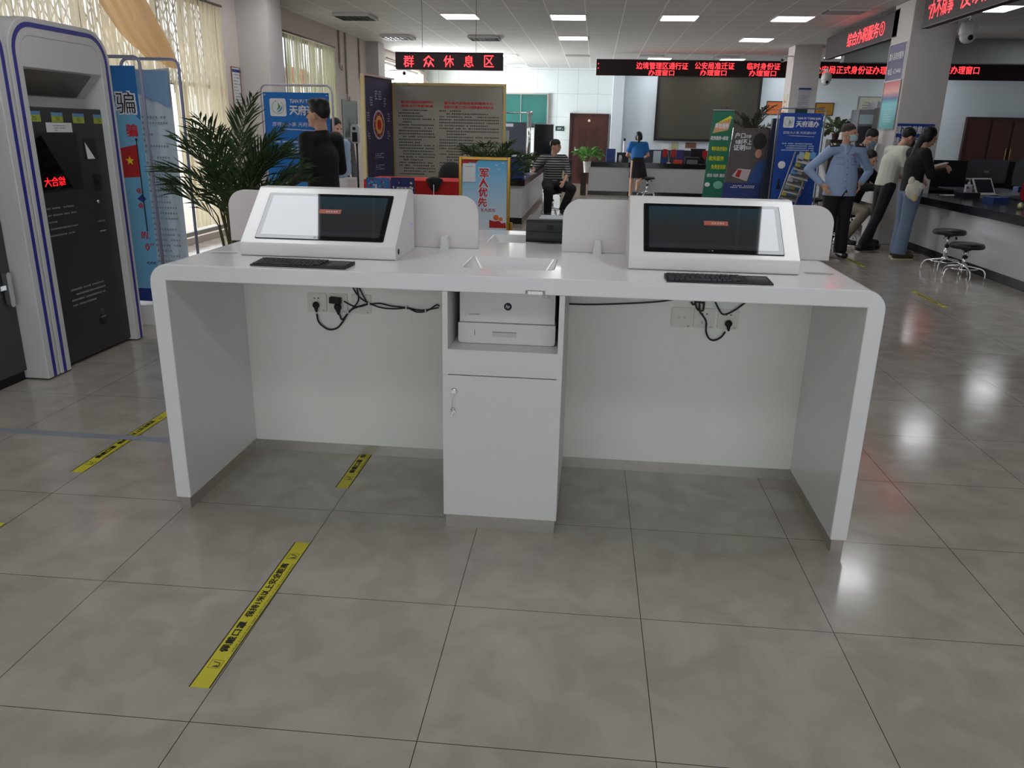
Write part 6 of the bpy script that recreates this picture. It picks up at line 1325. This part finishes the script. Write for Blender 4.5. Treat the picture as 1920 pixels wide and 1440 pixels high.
# right column
VIO=mat('sign_violet',(70,62,110),.45); 
qc=lambda px,py: AX(px,py,4.5)
def e(m,P,ri,up): m.text('黑水县政府服务',P(9.78,2.60),ri,up,TXW,wd=.56,h=.10,bold=.02,off=.003); m.text('电话: 6724448',P(9.78,2.40),ri,up,TXW,wd=.50,h=.09,bold=.02,off=.003)
flat_notice('phone_sign','violet sign with white phone number on the right column side','sign',(9.45,10.10,2.28,2.76),('x-',4.5),VIO,e,TXW,fw=.008)
def posterm():
    m=bpy.data.materials.new('teal_poster_print'); m.use_nodes=True; nt=m.node_tree; bb=nt.nodes['Principled BSDF']; gg=nt.nodes.new('ShaderNodeNewGeometry'); sp=nt.nodes.new('ShaderNodeSeparateXYZ'); nt.links.new(gg.outputs['Position'],sp.inputs[0])
    r=nt.nodes.new('ShaderNodeMapRange'); r.inputs['From Min'].default_value=1.6; r.inputs['From Max'].default_value=2.26; nt.links.new(sp.outputs[2],r.inputs['Value']); cr=nt.nodes.new('ShaderNodeValToRGB'); nt.links.new(r.outputs[0],cr.inputs[0])
    e_=cr.color_ramp.elements; e_[0].color=(*lin((70,160,165)),1); e_[1].color=(*lin((200,80,90)),1); x=e_.new(.55); x.color=(*lin((110,200,205)),1); x=e_.new(.66); x.color=(*lin((40,80,140)),1); x=e_.new(.8); x.color=(*lin((230,160,150)),1); nt.links.new(cr.outputs[0],bb.inputs['Base Color']); bb.inputs['Roughness'].default_value=.4; return m
flat_notice('column_poster','tall teal and coral poster on the right column side below the violet sign','poster',(9.45,10.10,1.62,2.26),('x-',4.5),posterm(),lambda m,P,ri,up:m.lines(P(9.78,1.8),ri,up,TXW,.3,.2,6,.3,3,cell=.03),ALU,fw=.012)
qy=lambda px,py: AY(px,py,9.4)
a=qy(1676,250).x;b=qy(1750,250).x;z1=qy(1712,232).z;z0=qy(1712,271).z
def e(m,P,ri,up): m.text('请正确佩戴口罩',P((a+b)/2,z1-.085),ri,up,TXW,wd=(b-a)*.93,h=.105,bold=.03,off=.003); m.text('请主动扫码登记',P((a+b)/2,z1-.235),ri,up,TXW,wd=(b-a)*.93,h=.105,bold=.03,off=.003)
flat_notice('mask_sign','blue sign with two lines of bold white characters on the right column','sign',(max(a,4.52),b,z0,z1),('y-',9.4),mat('sign_blue',(32,62,150),.45),e)
# framed notice and grey cabinet behind the officers
flat_notice('framed_notice','tall cream framed notice on the far wall above the officers','notice',(7.45,8.15,1.9,2.55),('y-',21),mat('notice_cream',(190,194,178),.6),lambda m,P,ri,up:m.lines(P(7.8,2.25),ri,up,TXK,.5,.4,6,.3,3,cell=.04),ALU,fw=.03)
g=thing('grey_machine','tall grey office machine standing behind the two officers','machine',(6.1,14.6,0)); GM=mat('machine_grey',(120,120,128),.4)
A=AY(1612,205,14.5);B=AY(1642,205,14.5); part(MB().box(A.x,B.x,14.5,15.0,0,A.z,GM).box(A.x+.02,B.x-.02,14.49,14.5,A.z-.28,A.z-.1,mat('machine_window',(170,190,196),.3)).box(A.x+.02,B.x-.02,14.49,14.5,A.z-.9,A.z-.32,mat('machine_dark',(58,56,66),.4)),'machine_body',g); part(MB().box(B.x,B.x+.12,14.45,15.0,0,A.z+.15,mat('machine_pillar',(150,148,160),.4)),'side_post',g)
a=AY(1650,215,13.9)
solo(MB().box(a.x-.02,a.x+.28,13.9,14.2,0,2.05,mat('dark_doorway_cabinet',(56,52,46),.5,var=.2)).box(a.x+.0,a.x+.26,13.89,13.9,.9,1.5,mat('brown_panel',(110,96,70),.5)),'tall_cabinet','tall dark brown cabinet between the officers and the right column','cabinet')
sh=thing('shelf_cabinet','low dark shelf by the far wall carrying a trailing plant','cabinet',(6.35,18,0)); p=AY(1583,262,17.9)
part(MB().box(p.x-.35,p.x+.3,17.8,18.2,0,p.z+.0,mat('shelf_dark',(70,66,60),.5)),'cabinet_body',sh)
palm('potted_plant','trailing leafy plant on the low shelf left of the officer\'s head',(p.x-.28,17.7,p.z),.10,22,.42,1.7,.12,33,.09,.14,mat('leaf_grey_green',(96,112,84),.5,var=.3),.018)
p=AY(1584,238,17.9); g=thing('spray_bottle','white spray bottle with red top on the low shelf beside the trailing plant','bottle',(p.x,17.95,AY(1583,262,17.9).z)); zz=AY(1583,262,17.9).z
part(MB().lathe([(.07,0),(.08,.02),(.08,.2),(.03,.27),(.03,.3)],(p.x,17.95,zz),WHITE2,14),'bottle_body',g); part(MB().box(p.x-.05,p.x+.04,17.93,17.97,zz+.3,zz+.37,FLAGR),'spray_head',g)
# ---------------------------------------------------------------- right counter: people side
g=thing('wood_panel_door','dark wood panelled double door in the office wall behind the right counter','door',(11.5,20.9,0))
A=AY(1815,219,20.85)
part(MB().box(A.x,12.7,20.85,20.97,0,A.z,DFR),'door_surround',g); m=MB(); 
for k in range(4):
    x0=A.x+.10+k*.56; m.box(x0,x0+.5,20.82,20.85,.1,A.z-.1,DOOR)
part(m,'door_leaf',g)
part(MB().cyl((A.x+1.12,20.79,1.0),(A.x+1.12,20.79,1.3),.012,GOLDF).cyl((A.x+1.24,20.79,1.0),(A.x+1.24,20.79,1.3),.012,GOLDF),'handle',g)
MON=mat('monitor_black',(17,17,19),.35)
def officechair(label,x,y,rz):
    g=thing('office_chair',label,'chair',(x,y,0),rz,'black office chairs behind the right counter')
    part(MB().ell((0,.24,.92),(.25,.06,.34),MON,nu=20,nv=12),'backrest',g,world=False); part(MB().ell((0,0,.48),(.26,.26,.06),MON,nu=20,nv=8),'seat',g,world=False); part(MB().cyl((0,0,.1),(0,0,.45),.03,CHROME),'column',g,world=False)
    m=MB()
    for k in range(5): m.tube([(0,0,.09),(.3*math.cos(k*1.257),.3*math.sin(k*1.257),.035)],.02,MON,6)
    part(m,'base',g,world=False)
    for s in(-1,1): part(MB().tube(bez([(s*.24,.15,.5),(s*.3,.12,.68),(s*.3,-.12,.70)],4),.018,MON,6),'armrest',g,world=False)
officechair('black office chair nearest the woman in black, behind the right counter',7.3,10.9,.3)
def monitor(label,x,y,rz,z=.75):
    g=thing('desktop_monitor',label,'monitor',(x,y,z),rz); part(MB().box(-.27,.27,-.02,.02,.12,.46,MON),'screen_back',g,world=False,bevel=.006); part(MB().box(-.03,.03,.0,.04,.0,.2,MON).box(-.12,.12,-.07,.1,0,.012,MON),'foot',g,world=False)
    part(MB().box(-.03,.03,-.022,-.02,.27,.3,GREYTX),'maker_mark',g,world=False)
monitor('black desktop monitor on the staff desk just beyond the woman in black',6.25,10.3,-.5)
monitor('black desktop monitor on the staff desk behind the soap bottle',6.5,9.4,-.5)
monitor('black desktop monitor on the staff desk behind the white tablet',6.7,8.2,-.5)
tag(MB().box(5.95,6.95,4,11.2,.70,.75,DCAB).box(5.95,6.0,4,11.2,0,.70,DCAB).box(6.9,6.95,4,11.2,0,.70,DCAB).build('staff_desk',origin=(6.45,7.6,0)),'long dark staff desk behind the right-hand counter','desk')
solo(MB().box(5.9,11.5,11.6,11.65,0,1.16,MON),'office_partition','long black low partition in front of the dark wood door behind the right counter','partition')
# hand sanitiser, tablet, flag, star ornament, papers, blue folders
p=AZ(1821,365,.75)
bt=AZ(1813,366,.75); g=thing('sanitiser_bottle','white pump bottle of hand sanitiser on the right counter','bottle',bt)
part(MB().prism([bt+Vector((u,v,0)) for u,v in rrect(-.045,.045,-.03,.03,.012,3)],(0,0,.145),WHITE2).cyl(bt+ZU*.145,bt+ZU*.175,.018,WHITE2),'bottle_body',g); part(MB().cyl(bt+ZU*.175,bt+ZU*.215,.008,WHITE2,n=8).box(bt.x-.05,bt.x+.015,bt.y-.01,bt.y+.01,bt.z+.215,bt.z+.232,WHITE2),'pump',g); part(MB().box(bt.x-.038,bt.x+.02,bt.y-.032,bt.y-.0305,bt.z+.03,bt.z+.11,mat('label_lilac',(196,170,200),.6)).box(bt.x-.038,bt.x-.01,bt.y-.033,bt.y-.032,bt.z+.09,bt.z+.12,mat('label_violet',(110,50,130),.6)),'label',g)
tb=AZ(1848,366,.75); g=thing('tablet_stand','white tablet leaning on a white stand on the right counter','tablet',tb,.35)
R_=Matrix.Rotation(-.55,3,'X')
part(MB().obox(R_@Vector((0,0,.125))+Vector((0,0,.012)),(.33,.014,.25),R_,WHITE2),'tablet_frame',g,world=False,bevel=.004); part(MB().obox(R_@Vector((0,-.008,.125))+Vector((0,0,.012)),(.28,.002,.205),R_,mat('tablet_screen',(40,44,52),.1)),'screen',g,world=False); part(MB().box(-.17,.17,-.05,.13,.001,.016,WHITE2),'stand_base',g,world=False,bevel=.004)
fp=AZ(1925,385,.75); g=thing('desk_flag','small red flag with a yellow star at the right photo edge','flag',fp)
A=Vector((fp.x,fp.y,fp.z)); part(MB().tube([A,A+Vector((-.09,0,.33))],.005,TXW,6),'flag_pole',g); m=MB().add([A+Vector((-.085,-.005,.32)),A+Vector((.02,-.005,.29)),A+Vector((.0,-.005,.10)),A+Vector((-.07,-.005,.05)),A+Vector((-.11,-.005,.13))],[(0,4,3,2,1)],FLAGR); star(m,A+Vector((-.07,-.006,.27)),XR,ZU,.016,STARY,.003); part(m,'flag_cloth',g)
bp=AZ(1912,393,.75); solo(MB().ell(bp+ZU*.04,(.035,.03,.04),GOLDM,nu=8,nv=5),'gold_ornament','small gold ornament beside the red flag on the right counter','ornament')
for px,py,w_,lab in((1745,358,.25,'document tray on the right counter in front of the woman in black'),(1790,352,.22,'blue folder pile on the right counter behind the sanitiser')):
    q_=Vector((5.35,8.75 if px<1750 else 7.95,.751)); solo(MB().obox(q_+ZU*.03,(w_,.18,.06),Matrix.Rotation(.3,3,'Z'),NB if px>1750 else DCAB),'folder_pile',lab,'folders')
q_=AZ(1885,360,.75)+Vector((.25,.1,0)); solo(MB().obox(q_+ZU*.04,(.16,.1,.08),Matrix.Rotation(.3,3,'Z'),NB),'blue_box','small blue box on the right counter near the flag','box')
solo(MB().obox(AZ(1780,366,.75)+ZU*.002,(.21,.12,.003),Matrix.Rotation(.3,3,'Z'),PAPER),'paper_sheet','white sheet lying at the front edge of the right counter','paper')
# cameras
def dome(label,p,r):
    g=thing('dome_camera',label,'security camera',p); p=Vector(p)
    part(MB().lathe([(.4*r,1.4*r),(.9*r,1.2*r),(r,.6*r),(r,0),(.95*r,-.1*r)],p,WHITE2,22),'housing',g); part(MB().ell(p-ZU*.25*r,(.88*r,.88*r,.8*r),WHITE2),'camera_ball',g); part(MB().lathe([(.3*r,0),(.3*r,.05*r),(.0001,.06*r)],p+Vector((0,-.84*r,-.45*r)),BLACK,12,(0,-1,-.3)),'lens',g)
    part(MB().tube(bez([p+ZU*1.3*r,p+ZU*2.0*r,p+Vector((0,.62,.0))+ZU*2.0*r],4),.2*r,WHITE2,8),'bracket',g)
p=AY(1815,64,8.8); dome('white dome security camera hanging right of the right column',p,.11)
p=AY(1549,150,15.0); dome('pinkish-white dome camera in front of the long LED sign by the far column',p,.10)
def bullet(label,p,dr,mt):
    g=thing('bullet_camera',label,'security camera',p); p=Vector(p); d=Vector(dr).normalized(); part(MB().cyl(p-d*.08,p+d*.08,.04,WHITE2),'camera_body',g); part(MB().cyl(p+d*.08,p+d*.085,.034,BLACK),'lens',g); part(MB().tube([p,p+Vector((.0,.02,.07)),Vector(mt)+ZU*.07],.012,WHITE2,6),'bracket',g)
bullet('white bullet camera on the left edge of the far column by the long LED sign',AY(1470,112,15.5),(-.6,-.8,-.2),(4.36,15.5,AY(1470,112,15.5).z)); bullet('white bullet camera on top of the left wall column, far left',AY(701,72,15.5),(.7,-.7,-.1),(-4.62,15.7,3.2)); bullet('small dark camera seen in the bright area under the rest area sign',AY(758,137,16.6),(.2,-1,-.2),(-4.84,16.9,AY(758,137,16.6).z))
